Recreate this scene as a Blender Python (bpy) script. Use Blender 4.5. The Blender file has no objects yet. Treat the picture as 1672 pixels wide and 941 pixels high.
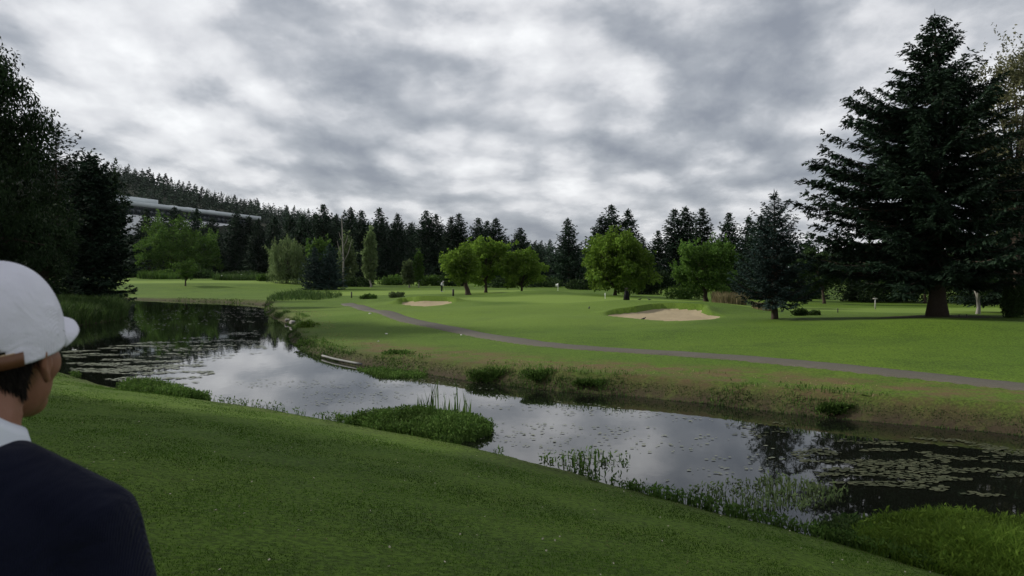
import bpy, bmesh, math, random
import numpy as np
from mathutils import Vector, Matrix, Euler

C = bpy.context.scene.collection
SC = bpy.context.scene
R = math.radians
H = 4.0            # camera height above the pond
F = 1400.0         # focal length in photo pixels (1672 wide)
CX, HY = 836.0, 440.0

# ------------------------------------------------------------------ helpers
def up(px, py, d):
    return np.array([(px-CX)/F*d, d, H-(py-HY)/F*d])

def water_pt(px, py):
    return up(px, py, H*F/(py-HY))

def mesh_np(name, V, faces, mat=None, smooth=False):
    """faces: list of int arrays (n,k)"""
    me = bpy.data.meshes.new(name)
    V = np.asarray(V, dtype=np.float32).reshape(-1, 3)
    me.vertices.add(len(V)); me.vertices.foreach_set('co', V.ravel())
    if not isinstance(faces, (list, tuple)): faces = [faces]
    faces = [np.asarray(f, dtype=np.int32) for f in faces if len(f)]
    loops = np.concatenate([f.ravel() for f in faces])
    tot = np.concatenate([np.full(len(f), f.shape[1], np.int32) for f in faces])
    start = np.concatenate([[0], np.cumsum(tot)[:-1]]).astype(np.int32)
    me.loops.add(len(loops)); me.loops.foreach_set('vertex_index', loops)
    me.polygons.add(len(tot)); me.polygons.foreach_set('loop_start', start)
    me.polygons.foreach_set('loop_total', tot)
    if smooth: me.polygons.foreach_set('use_smooth', np.ones(len(tot), bool))
    me.update(calc_edges=True); me.validate()
    if mat: me.materials.append(mat)
    return me

def link(name, me, parent=None, loc=None):
    o = bpy.data.objects.new(name, me); C.objects.link(o)
    if parent: o.parent = parent
    if loc is not None: o.location = loc
    return o

def tag(o, label=None, cat=None, group=None, kind=None):
    if label: o['label'] = label
    if cat: o['category'] = cat
    if group: o['group'] = group
    if kind: o['kind'] = kind
    return o

def thing(name, label, cat, loc=(0,0,0), rz=0, group=None, scale=1):
    o = link(name, None)
    o.empty_display_size = 0.3
    o.location = loc; o.rotation_euler = (0,0,rz)
    if np.isscalar(scale): scale = (scale,)*3
    o.scale = scale
    return tag(o, label, cat, group)

def nrm(a): return a/np.maximum(np.linalg.norm(a, axis=-1, keepdims=True), 1e-9)

def kites(base, dirs, length, width, rng, updir=None, fold=0.0):
    """leaf shaped quads, returns V (n*4,3), F (n,4)"""
    n = len(base)
    d = nrm(dirs)
    if updir is None: u = rng.normal(size=(n,3))
    else: u = updir + rng.normal(size=(n,3))*0.45
    s = nrm(np.cross(d, u))
    length = np.broadcast_to(np.asarray(length, float), (n,))[:,None]
    width = np.broadcast_to(np.asarray(width, float), (n,))[:,None]
    m = base + d*length*0.45
    V = np.stack([base, m+s*width*.5, base+d*length, m-s*width*.5], axis=1)
    return V.reshape(-1,3), np.arange(n*4).reshape(-1,4)

class Acc:
    def __init__(s): s.V=[]; s.F={}; s.n=0
    def add(s, V, Fs):
        V=np.asarray(V,float).reshape(-1,3)
        if not isinstance(Fs,(list,tuple)): Fs=[Fs]
        for f in Fs:
            f=np.asarray(f,int)
            if len(f): s.F.setdefault(f.shape[1],[]).append(f+s.n)
        s.V.append(V); s.n+=len(V)
    def mesh(s, name, mat, smooth=False):
        return mesh_np(name, np.concatenate(s.V), [np.concatenate(v) for v in s.F.values()], mat, smooth)

def tube(P, rad, n=8, cap=True):
    P=np.asarray(P,float); m=len(P); rad=np.broadcast_to(np.asarray(rad,float),(m,))
    T=np.gradient(P,axis=0); T=nrm(T)
    ref=np.array([1.,0,0]) if abs(T[:,2]).mean()>.7 else np.array([0,0,1.])
    A=nrm(np.cross(T,ref)); B=np.cross(T,A)
    a=np.linspace(0,2*np.pi,n,endpoint=False)
    V=P[:,None]+rad[:,None,None]*(A[:,None]*np.cos(a)[None,:,None]+B[:,None]*np.sin(a)[None,:,None])
    i=np.arange(m-1)[:,None]*n; j=np.arange(n)[None]; j2=(j+1)%n
    Fq=np.stack([i+j,i+j2,i+n+j2,i+n+j],-1).reshape(-1,4)
    fs=[Fq]
    V=V.reshape(-1,3)
    if cap:
        V=np.concatenate([V,P[:1],P[-1:]])
        jj=np.arange(n); k=(jj+1)%n
        fs.append(np.stack([np.full(n,m*n),k,jj],-1)); fs.append(np.stack([np.full(n,m*n+1),(m-1)*n+jj,(m-1)*n+k],-1))
    return V,fs

def box(lo, hi):
    lo=np.array(lo,float); hi=np.array(hi,float)
    V=np.array([[x,y,z] for x in (lo[0],hi[0]) for y in (lo[1],hi[1]) for z in (lo[2],hi[2])])
    Fq=np.array([[0,1,3,2],[4,6,7,5],[0,4,5,1],[2,3,7,6],[0,2,6,4],[1,5,7,3]])
    return V,Fq

def lathe(prof, n=24, sx=1, sy=1):
    prof=np.array(prof,float); a=np.linspace(0,2*np.pi,n,endpoint=False)
    V=np.stack([prof[:,0,None]*np.cos(a)*sx, prof[:,0,None]*np.sin(a)*sy, np.repeat(prof[:,1,None],n,1)],-1).reshape(-1,3)
    m=len(prof); i=np.arange(m-1)[:,None]*n; j=np.arange(n)[None]; j2=(j+1)%n
    return V, np.stack([i+j,i+j2,i+n+j2,i+n+j],-1).reshape(-1,4)

# value noise
_tab=np.random.default_rng(7).random((256,256))
def vnoise(x,y):
    xi=np.floor(x).astype(int); yi=np.floor(y).astype(int); fx=x-xi; fy=y-yi
    fx=fx*fx*(3-2*fx); fy=fy*fy*(3-2*fy)
    t=lambda a,b:_tab[a%256,b%256]
    return (t(xi,yi)*(1-fx)+t(xi+1,yi)*fx)*(1-fy)+(t(xi,yi+1)*(1-fx)+t(xi+1,yi+1)*fx)*fy
def fbm(x,y,o=4):
    s=0;a=.5
    for k in range(o):
        s=s+a*(vnoise(x*2**k+17.3*k,y*2**k+5.1*k)-.5); a*=.5
    return s
def sstep(a,b,x):
    t=np.clip((x-a)/(b-a),0,1); return t*t*(3-2*t)

# ------------------------------------------------------------------ materials
def new_mat(name):
    m=bpy.data.materials.new(name); m.use_nodes=True
    nt=m.node_tree; nt.nodes.clear()
    out=nt.nodes.new('ShaderNodeOutputMaterial')
    return m,nt,out
def N(nt,t,**k):
    n=nt.nodes.new(t)
    for a,b in k.items(): setattr(n,a,b)
    return n
def mixc(nt,fac,a,b,blend='MIX'):
    n=N(nt,'ShaderNodeMix',data_type='RGBA',blend_type=blend)
    for s,v in ((0,fac),(6,a),(7,b)):
        if hasattr(v,'links'): nt.links.new(v,n.inputs[s])
        elif s==0: n.inputs[0].default_value=v
        else: n.inputs[s].default_value=(*v,1)
    return n.outputs[2]
def math_(nt,op,a,b=0.0,c=0.0):
    n=N(nt,'ShaderNodeMath',operation=op)
    for i,v in enumerate((a,b,c)):
        if hasattr(v,'links'): nt.links.new(v,n.inputs[i])
        else: n.inputs[i].default_value=v
    return n.outputs[0]
def noise(nt,vec,scale,detail=4,rough=.55,dist=0):
    n=N(nt,'ShaderNodeTexNoise'); n.inputs['Scale'].default_value=scale; n.inputs['Detail'].default_value=detail
    n.inputs['Roughness'].default_value=rough; n.inputs['Distortion'].default_value=dist
    if vec is not None: nt.links.new(vec,n.inputs['Vector'])
    return n.outputs[0]
def ramp(nt,fac,stops):
    n=N(nt,'ShaderNodeValToRGB'); e=n.color_ramp.elements
    while len(e)<len(stops): e.new(.5)
    for el,(p,c) in zip(e,stops):
        el.position=p; el.color=(*c,1) if not np.isscalar(c) else (c,c,c,1)
    nt.links.new(fac,n.inputs[0]); return n.outputs[0]
def principled(nt,out,col,rough=.7,spec=.3,normal=None,**k):
    b=N(nt,'ShaderNodeBsdfPrincipled')
    if hasattr(col,'links'): nt.links.new(col,b.inputs['Base Color'])
    else: b.inputs['Base Color'].default_value=(*col,1)
    if hasattr(rough,'links'): nt.links.new(rough,b.inputs['Roughness'])
    else: b.inputs['Roughness'].default_value=rough
    b.inputs['Specular IOR Level'].default_value=spec
    for a,v in k.items(): b.inputs[a].default_value=v
    if normal is not None: nt.links.new(normal,b.inputs['Normal'])
    nt.links.new(b.outputs[0],out.inputs[0]); return b
def bump(nt,h,strength=.3,dist=.02):
    n=N(nt,'ShaderNodeBump'); n.inputs['Strength'].default_value=strength; n.inputs['Distance'].default_value=dist
    nt.links.new(h,n.inputs['Height']); return n.outputs[0]

def foliage(name,c1,c2,tr=.25,rough=.75,patch=.35,spec=.06):
    m,nt,out=new_mat(name)
    g=N(nt,'ShaderNodeNewGeometry'); tc=N(nt,'ShaderNodeTexCoord'); oi=N(nt,'ShaderNodeObjectInfo')
    col=mixc(nt,g.outputs['Random Per Island'],c1,c2)
    nz=noise(nt,tc.outputs['Object'],patch,3)
    f=N(nt,'ShaderNodeMapRange'); f.inputs[1].default_value=.35; f.inputs[2].default_value=.65; f.inputs[3].default_value=.65; f.inputs[4].default_value=1.3
    nt.links.new(nz,f.inputs[0])
    r2=N(nt,'ShaderNodeMapRange'); r2.inputs[3].default_value=.8; r2.inputs[4].default_value=1.2
    nt.links.new(oi.outputs['Random'],r2.inputs[0])
    v=math_(nt,'MULTIPLY',f.outputs[0],r2.outputs[0])
    cmb=N(nt,'ShaderNodeCombineColor'); 
    for i in range(3): nt.links.new(v,cmb.inputs[i])
    col=mixc(nt,1.0,col,cmb.outputs[0],'MULTIPLY')
    b=N(nt,'ShaderNodeBsdfPrincipled'); nt.links.new(col,b.inputs['Base Color'])
    b.inputs['Roughness'].default_value=rough; b.inputs['Specular IOR Level'].default_value=spec
    t=N(nt,'ShaderNodeBsdfTranslucent'); nt.links.new(col,t.inputs[0])
    mx=N(nt,'ShaderNodeMixShader'); mx.inputs[0].default_value=tr
    nt.links.new(b.outputs[0],mx.inputs[1]); nt.links.new(t.outputs[0],mx.inputs[2]); nt.links.new(mx.outputs[0],out.inputs[0])
    return m
def simple(name,col,rough=.7,spec=.3,var=.25,scale=6,bmp=.0,**k):
    m,nt,out=new_mat(name); tc=N(nt,'ShaderNodeTexCoord')
    nz=noise(nt,tc.outputs['Object'],scale,5)
    c=mixc(nt,nz,tuple(np.array(col)*(1-var)),tuple(np.minimum(np.array(col)*(1+var),1)))
    nm=bump(nt,noise(nt,tc.outputs['Object'],scale*6,4),bmp,.01) if bmp else None
    principled(nt,out,c,rough,spec,nm,**k); return m

M={}
M['spruce']=foliage('spruce needles',(.008,.018,.011),(.022,.040,.022),.06)
M['bluespruce']=foliage('blue spruce needles',(.018,.036,.030),(.045,.075,.066),.08)
M['darkcon']=foliage('row conifer needles',(.010,.024,.013),(.026,.050,.026),.08,patch=.12)
M['hillcon']=foliage('hill conifer needles',(.013,.028,.017),(.030,.052,.031),.05,patch=.05)
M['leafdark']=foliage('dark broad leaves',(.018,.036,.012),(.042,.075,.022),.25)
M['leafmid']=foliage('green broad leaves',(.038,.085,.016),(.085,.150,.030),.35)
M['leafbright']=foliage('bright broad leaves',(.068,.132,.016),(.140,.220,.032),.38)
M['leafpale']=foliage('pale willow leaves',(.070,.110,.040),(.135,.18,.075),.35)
M['leafdarkest']=foliage('darkest broad leaves',(.010,.022,.009),(.026,.046,.017),.12)  # darkest of the broad leaf colours
M['leaftan']=foliage('thin brownish green leaves',(.045,.055,.025),(.11,.105,.055),.3)
M['reed']=foliage('marsh leaves',(.035,.080,.014),(.090,.150,.035),.3,patch=1.5)
M['reeddark']=foliage('dark marsh leaves',(.022,.050,.012),(.060,.095,.028),.3,patch=1.5)
M['drygrass']=foliage('dry tall grass',(.15,.14,.07),(.28,.23,.13),.3,patch=.8)
M['lawnblade']=foliage('lawn blades',(.034,.080,.010),(.070,.132,.018),.3,patch=.6)
M['bark']=simple('dark bark',(.045,.034,.026),.9,.1,.4,9,.6)
M['paleb']=simple('pale bark',(.20,.19,.17),.85,.1,.35,5,.4)

# ------------------------------------------------------------------ terrain
shore_px=[(-40,572),(40,590),(100,612),(200,640),(340,655),(400,665),(470,676),(560,692),(640,708),(720,722),(800,740),(900,766),(1000,795),(1100,820),(1200,847),(1300,872),(1400,897),(1500,925),(1600,957),(1760,1010),
          (2150,1000),(2100,790),(1900,742),(1672,710),(1540,697),(1440,689),(1348,681),(1260,671),(1178,661),(1120,655),(1050,648),(996,644),(940,640),(900,637),(830,629),(760,620),(700,611),(640,603),(590,596),(545,588),(505,577),(482,563),(470,550),(486,540),(480,531),(455,524),(438,515),(436,506),(440,500),(425,497),(380,494),(300,491.5),(240,490),(205,488.5),(190,490),(192,500),(205,512),(196,522),(150,529),(110,534),(40,541),(-60,548),(-160,555),(-190,560),(-120,565)]
SH=np.array([water_pt(*p)[:2] for p in shore_px])
# smooth subdivide (Chaikin)
for _ in range(2):
    nx=np.roll(SH,-1,0); SH=np.stack([.75*SH+.25*nx,.25*SH+.75*nx],1).reshape(-1,2)
def sdist(P):
    P=np.asarray(P,float).reshape(-1,2); out=np.full(len(P),1e9); ins=np.zeros(len(P),bool)
    A=SH; B=np.roll(SH,-1,0)
    for a,b in zip(A,B):
        ab=b-a; t=np.clip(((P-a)@ab)/(ab@ab+1e-12),0,1)
        q=a+t[:,None]*ab; out=np.minimum(out,np.hypot(P[:,0]-q[:,0],P[:,1]-q[:,1]))
        c=((a[1]>P[:,1])!=(b[1]>P[:,1]))
        with np.errstate(divide='ignore',invalid='ignore'):
            xx=(b[0]-a[0])*(P[:,1]-a[1])/(b[1]-a[1])+a[0]
        ins^=c&(P[:,0]<xx)
    return np.where(ins,-out,out)

CPz=[ # px,py,z  (depth follows)
 (570,497,.7),(610,508,.72),(650,518,.74),(700,530,.75),(760,542,.75),(820,553,.75),(880,562,.75),(960,569,.75),(1060,575,.75),(1160,581,.76),(1280,591,.76),(1400,603,.76),(1530,617,.76),(1672,632,.76),(1900,655,.76),
 (520,530,.5),(480,505,.5),(560,500,.6),(600,520,.72),(750,510,.9),(850,520,.9),(900,540,.85),(1000,550,.85),(1150,560,.9),(540,560,.5),(620,575,.55),(760,600,.55),
 (690,501,.85),(690,487.5,1.42),(650,482,1.0),(620,475,.8),(720,474,.85),(740,485,1.1),(800,484,1.15),(850,484,1.25),(900,478,1.5),(950,480,1.5),
 (1000,488,1.5),(1050,494,1.5),(1088,500,1.4),(1088,525,.85),(1000,516,1.0),(1175,519,1.1),(1175,500,1.35),(1150,492,1.25),
 (1265,518,1.2),(1265,509,1.1),(1265,503,.6),(1400,515,1.3),(1530,513,1.5),(1640,521,1.4),(1800,525,1.4),(1530,508.5,1.2),(1450,505,.6),(1600,503,.5),(1700,505,.6),(1400,499,.3),
 (1300,540,1.1),(1500,560,1.1),(1650,570,1.0),(1400,575,.95),(1650,600,.85),(1850,590,.9),
 (911,471,.9),(1000,470,.8),(1150,478,.5),(1300,480,.3),(1500,480,.2),(1700,482,.3),
 (200,484,.25),(300,480,.5),(420,482,.45),(303,470.5,.9),(200,466,1.1),(420,466,1.0),(250,457.5,1.5),(400,457.5,1.5),(540,469,.9),(240,453,2.0),(430,455,1.7),
 (100,470,1.2),(150,488,.7),(0,500,.9),(-150,500,1.),(130,512,.5),(-400,500,1.2),(60,520,.5),(180,500,.5)]
pts=[]
for px,py,z in CPz:
    d=(H-z)*F/(py-HY); pts.append(((px-CX)/F*d,d,z))
for px in (-900,-300,100,400,700,1000,1300,1600,2000,2600):
    for d,z in ((240,1.2),(320,1.6),(450,2.0)):
        if d==240 and px in (100,400): continue
        pts.append(((px-CX)/F*d,d,z))
pts=np.array(pts)
def uvmap(x,y):
    y=np.maximum(y,8.); return np.stack([np.clip(x/y*3.5,-6,6),3*np.log(y)],-1)
_U=uvmap(pts[:,0],pts[:,1])
_K=np.hypot(_U[:,None,0]-_U[None,:,0],_U[:,None,1]-_U[None,:,1])
_n=len(pts); _A=np.zeros((_n+1,_n+1)); _A[:_n,:_n]=_K-np.eye(_n)*.02; _A[_n,:_n]=1; _A[:_n,_n]=1
_W=np.linalg.solve(_A,np.append(pts[:,2],0))
def rbf(x,y):
    u=uvmap(x,y); out=np.full(len(x),_W[-1])
    for k in range(_n): out+=_W[k]*np.hypot(u[:,0]-_U[k,0],u[:,1]-_U[k,1])
    return out

# bunkers: px outlines put on the terrain later
B1_px=[(988,514),(1005,511),(1030,510),(1050,507),(1072,503.5),(1100,502.5),(1130,504),(1148,505),(1150,510),(1160,514),(1180,516),(1172,520),(1150,522.5),(1110,524),(1070,523),(1035,520),(1005,517)]
B2_px=[(648,495),(665,491.5),(690,491),(715,490.5),(738,491),(742,494),(725,498),(695,500),(665,499)]
BUNK=[]; PATH=None
def poly_sd(P,poly):
    out=np.full(len(P),1e9); ins=np.zeros(len(P),bool)
    for a,b in zip(poly,np.roll(poly,-1,0)):
        ab=b-a; t=np.clip(((P-a)@ab)/(ab@ab+1e-12),0,1); q=a+t[:,None]*ab
        out=np.minimum(out,np.hypot(*(P-q).T))
        c=((a[1]>P[:,1])!=(b[1]>P[:,1])); xx=(b[0]-a[0])*(P[:,1]-a[1])/(b[1]-a[1]+1e-12)+a[0]
        ins^=c&(P[:,0]<xx)
    return np.where(ins,-out,out)

def hill(x,y):
    az=np.where(y>1,x/np.maximum(y,1)*F+CX,-9999.)
    hh=np.interp(az,[-1500,-400,100,200,300,450,600,750,880,960,1100,3000],[150,120,95,88,70,50,34,20,10,5,2,2])
    return hh*sstep(340,860,y)*(1+.12*fbm(x/90,y/90))

def mounds(x,y):
    z=0
    for px,d,rx,ry,hh in ((868,93,5.5,5,.5),(690,87,5,3.5,.35),(1165,64,3.2,3.5,.35),(1010,66,4,2.5,.25),(780,62,7,5,.3),(930,52,6,4,.28),(1120,42,5,3,.22),(1390,42,6,4,.25),(1560,40,5,3,.25),(620,60,4,5,.25),(300,152,20,9,.6),(430,165,16,8,.5),(540,66,4,4,.2)):
        cx=(px-CX)/F*d; z=z+hh*np.exp(-((x-cx)/rx)**2-((y-d)/ry)**2)
    return z-.08
def base_h(x,y):
    x=np.asarray(x,float).ravel(); y=np.asarray(y,float).ravel()
    s=.684*x+.729*y
    near=np.clip(2.24-.176*np.maximum(s-.4,0)-.012*np.maximum(1.5-np.abs(s-.4),0),.12,None)+.06*fbm(x/4,y/4)
    w=sstep(13,20,s)
    far=np.maximum(rbf(x,y)+mounds(x,y)+(.34*fbm(x/15,y/15)+.12*fbm(x/6,y/6,2))*np.clip(y/60,.3,1.2),.1)
    return near*(1-w)+far*w
def shaped(x,y,bunk=True):
    x=np.asarray(x,float).ravel(); y=np.asarray(y,float).ravel()
    z=base_h(x,y)+hill(x,y)
    m=(x>-130)&(x<70)&(y>-20)&(y<150)
    sd=np.full(len(x),50.)
    if m.any():
        P=np.stack([x[m],y[m]],-1); sd[m]=sdist(P)+.35*fbm(P[:,0]/1.3,P[:,1]/1.3)
        s=.684*x[m]+.729*y[m]; far=sstep(14,19,s)
        k=.22*(1-far)+.85*far
        e=sd[m]
        bank=np.where(e>0,.03+k*e,.03+.35*e)
        z[m]=np.where(e<0,np.maximum(bank,-.9),np.minimum(z[m],bank+.02*fbm(x[m]*2,y[m]*2)))
    if bunk:
        for poly in BUNK:
            lo=poly.min(0)-4; hi=poly.max(0)+4
            mm=(x>lo[0])&(x<hi[0])&(y>lo[1])&(y<hi[1])
            if mm.any():
                P=np.stack([x[mm],y[mm]],-1); e=poly_sd(P,poly)
                farside=sstep(-.2,.5,(P[:,1]-poly[:,1].mean())/(np.ptp(poly[:,1])*.5))
                lip=np.exp(-(np.maximum(e,0)/.9)**2)*.34*farside*(e>0)
                z[mm]+=lip-np.where(e<0,.12+.12*np.clip(-e,0,1),0)
        if PATH is not None:
            mm=(y>15)&(y<100)&(x>-30)&(x<60)
            P=np.stack([x[mm],y[mm]],-1); dd=np.full(len(P),1e9)
            for a,b in zip(PATH[:-1],PATH[1:]):
                ab=b-a; t=np.clip(((P-a)@ab)/(ab@ab),0,1); q=a+t[:,None]*ab; dd=np.minimum(dd,np.hypot(*(P-q).T))
            z[mm]-=.06*(dd<.6)
    return z,sd
def hz(x,y): return float(shaped([x],[y])[0][0])
def ground_hit(px,py,dmax=420,dmin=4):
    d=np.exp(np.linspace(math.log(dmin),math.log(dmax),1400))
    z,_=shaped((px-CX)/F*d,d,False); ray=H-(py-HY)/F*d
    k=np.argmax(z>=ray)
    if not (z>=ray).any(): k=len(d)-1
    return np.array([(px-CX)/F*d[k],d[k],z[k]])
def at_d(px,d):
    x=(px-CX)/F*d; return np.array([x,d,hz(x,d)])

def chaikin(P,n=2):
    for _ in range(n):
        nx=np.roll(P,-1,0); P=np.stack([.75*P+.25*nx,.25*P+.75*nx],1).reshape(-1,2)
    return P
_b=[chaikin(np.array([ground_hit(*p)[:2] for p in pp])) for pp in (B1_px,B2_px)]
path_px=[(566,496),(590,501.5),(612,508),(650,518),(700,530),(760,542),(820,553),(880,562),(960,569),(1060,575),(1160,581),(1280,591),(1400,603),(1530,617),(1672,632),(1900,656)]
_p=np.array([ground_hit(*p)[:2] for p in path_px])
t=np.linspace(0,1,len(_p)); tt=np.linspace(0,1,160)
# Catmull smooth
def smooth_line(P,n=160):
    for _ in range(3):
        Q=[P[0]]
        for a,b in zip(P[:-1],P[1:]): Q+= [.75*a+.25*b,.25*a+.75*b]
        Q.append(P[-1]); P=np.array(Q)
    return P
PATH=smooth_line(_p); BUNK=_b

def axis(first,step,g,end):
    a=[first]
    while a[-1]<end: a.append(a[-1]+max(step,g*abs(a[-1])))
    return a
ys=np.array(list(np.arange(-40,3,1.2))+axis(3,.24,.0062,100)+[100+0.7*i for i in range(1,30)]+axis(121,.24,.013,1400))
xp=axis(0,.28,.017,1400); xs=np.array([-v for v in xp[:0:-1]]+xp)
GX,GY=np.meshgrid(xs,ys); gz,gsd=shaped(GX,GY)
nx,ny=len(xs),len(ys)
idx=np.arange(nx*ny).reshape(ny,nx)
Fq=np.stack([idx[:-1,:-1],idx[:-1,1:],idx[1:,1:],idx[1:,:-1]],-1).reshape(-1,4)

# ground material
gm,nt,out=new_mat('grass ground')
tc=N(nt,'ShaderNodeTexCoord'); OB=tc.outputs['Object']
def attr(n): 
    a=N(nt,'ShaderNodeAttribute'); a.attribute_name=n; return a.outputs['Fac']
n1=noise(nt,OB,.12,4); n2=noise(nt,OB,1.1,5,.65); n3=noise(nt,OB,14,4,.7)
col=mixc(nt,ramp(nt,n1,[(.35,0.),(.65,1.)]),(.058,.110,.010),(.086,.142,.014))
col=mixc(nt,ramp(nt,n2,[(.35,0.),(.7,1.)]),col,(.070,.122,.012))
col=mixc(nt,ramp(nt,noise(nt,OB,.33,5,.7,.6),[(.36,.55),(.5,0.)]),col,(.045,.082,.010))
sp=ramp(nt,n3,[(.40,.55),(.62,1.25)])
col=mixc(nt,1.,col,sp,'MULTIPLY')
col=mixc(nt,attr('green'),col,mixc(nt,n3,(.125,.19,.030),(.14,.205,.038)))
dry=math_(nt,'MULTIPLY',attr('dry'),ramp(nt,noise(nt,OB,.9,6,.75),[(.40,.0),(.60,.9)]))
col=mixc(nt,dry,col,mixc(nt,n3,(.070,.048,.024),(.140,.092,.047)))
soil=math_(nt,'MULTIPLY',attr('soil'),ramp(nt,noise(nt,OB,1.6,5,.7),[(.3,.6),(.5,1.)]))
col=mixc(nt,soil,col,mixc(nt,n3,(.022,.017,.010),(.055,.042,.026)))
col=mixc(nt,attr('litter'),col,(.016,.020,.011))
hb=math_(nt,'ADD',n3,math_(nt,'MULTIPLY',n2,1.5))
principled(nt,out,col,.85,.1,bump(nt,hb,.5,.05))
gme=mesh_np('ground',np.stack([GX.ravel(),GY.ravel(),gz],-1),Fq,gm,True)
def setattr_(me,name,v):
    a=me.attributes.new(name,'FLOAT','POINT'); a.data.foreach_set('value',np.asarray(v,np.float32))
fx,fy=GX.ravel(),GY.ravel()
s_=.684*fx+.729*fy; farside=sstep(15,19,s_)
dry=(1.8+.8*sstep(1,7,fx))*farside*np.exp(-((gsd-2.0)/1.35)**2)*(fx>-12)*(fy<60)*sstep(-9,-4,fx)
setattr_(gme,'dry',np.clip(dry*1.15,0,1))
soil=np.where(gsd<1e3,np.exp(-np.maximum(gsd-.15,0)/.55),0)*np.where(farside>.5,1.,.5)
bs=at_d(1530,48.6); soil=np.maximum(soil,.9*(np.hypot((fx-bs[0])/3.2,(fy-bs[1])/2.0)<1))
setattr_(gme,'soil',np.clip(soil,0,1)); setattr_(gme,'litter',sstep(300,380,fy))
# close-mown putting surfaces are paler; sunlight on the far lawns is painted in too
def blob(px,d,rx,ry): 
    c=up(px,HY,d); return 1-sstep(.75,1.05,np.hypot((fx-c[0])/rx,(fy-c[1])/ry))
gr=np.maximum.reduce([blob(890,80,9,9),blob(1010,72,9,6),blob(300,175,55,26),blob(700,120,22,14),blob(1560,72,22,10)*.8,blob(880,58,13,12)*.45,blob(620,70,9,12)*.35])
setattr_(gme,'green',gr*.8)
g=link('ground',gme); tag(g,kind='structure')

# water
wm,nt,out=new_mat('pond water'); tc=N(nt,'ShaderNodeTexCoord')
mp=N(nt,'ShaderNodeMapping'); mp.inputs['Scale'].default_value=(1,.45,1); nt.links.new(tc.outputs['Object'],mp.inputs[0])
wv=noise(nt,mp.outputs[0],2.2,3,.5)
principled(nt,out,(.006,.007,.005),.02,.5,bump(nt,wv,.02,.08),IOR=1.42)
V=np.array([[-125,-15,0],[65,-15,0],[65,145,0],[-125,145,0]])
tag(link('pond_water',mesh_np('pond_water',V,np.array([[0,1,2,3]]),wm)),kind='structure')

# path
pm,nt,out=new_mat('cart path asphalt'); tc=N(nt,'ShaderNodeTexCoord'); OB=tc.outputs['Object']
c=mixc(nt,noise(nt,OB,.7,5,.6),(.052,.048,.036),(.084,.077,.060)); c=mixc(nt,ramp(nt,noise(nt,OB,30,3),[(.45,0.),(.7,.5)]),c,(.125,.12,.11))
principled(nt,out,c,.85,.2,bump(nt,noise(nt,OB,40,3),.3,.01))
T=nrm(np.gradient(PATH,axis=0)); Nn=np.stack([-T[:,1],T[:,0]],-1)
offs=np.array([-.66,-.6,-.3,0,.3,.6,.66])
wob=1+.25*fbm(np.arange(len(PATH))*.35,np.zeros(len(PATH)))
ar=np.arange(len(PATH)); wl=1+.3*fbm(ar*.6,ar*0+3)+.22*fbm(ar*2.1,ar*0+8); wr=1+.3*fbm(ar*.6,ar*0+13)+.22*fbm(ar*2.1,ar*0+18)
PP=PATH[:,None]+Nn[:,None]*(offs[None,:,None]*np.where(offs[None,:]<0,wl[:,None],wr[:,None])[:,:,None])
_sv=PATH; PATH=None
pz=shaped(PP[...,0],PP[...,1])[0].reshape(PP.shape[:2]); PATH=_sv
pz=pz+np.array([-.06,.012,.03,.035,.03,.012,-.06])[None]
k=len(offs); i=np.arange(len(PATH)-1)[:,None]*k; j=np.arange(k-1)[None]
Fp=np.stack([i+j,i+j+1,i+k+j+1,i+k+j],-1).reshape(-1,4)
tag(link('path',mesh_np('path',np.concatenate([PP,pz[...,None]],-1),Fp,pm,True)),kind='structure')

# bunkers
sm_,nt,out=new_mat('bunker sand'); tc=N(nt,'ShaderNodeTexCoord'); OB=tc.outputs['Object']
c=mixc(nt,noise(nt,OB,.6,5),(.22,.178,.108),(.33,.275,.18)); 
principled(nt,out,c,.95,.1,bump(nt,noise(nt,OB,3,4),.6,.1))
for bi,poly in enumerate(BUNK):
    lo=poly.min(0)-.1; hi=poly.max(0)+.1; st=.09
    X,Y=np.meshgrid(np.arange(lo[0],hi[0],st),np.arange(lo[1],hi[1],st))
    P=np.stack([X.ravel(),Y.ravel()],-1); e=poly_sd(P,poly)
    zz=shaped(P[:,0],P[:,1],False)[0]-.05-.09*np.clip(-e/.8,0,1)+.03*fbm(P[:,0],P[:,1])
    n_,m_=X.shape; ii=np.arange(n_*m_).reshape(n_,m_)
    fq=np.stack([ii[:-1,:-1],ii[:-1,1:],ii[1:,1:],ii[1:,:-1]],-1).reshape(-1,4)
    fq=fq[(e[fq]<.03).all(1)]
    used,inv=np.unique(fq,return_inverse=True)
    o=link('sand_bunker',mesh_np('sand_bunker',np.c_[P,zz][used],inv.reshape(-1,4),sm_,True)); tag(o,kind='structure')

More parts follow.
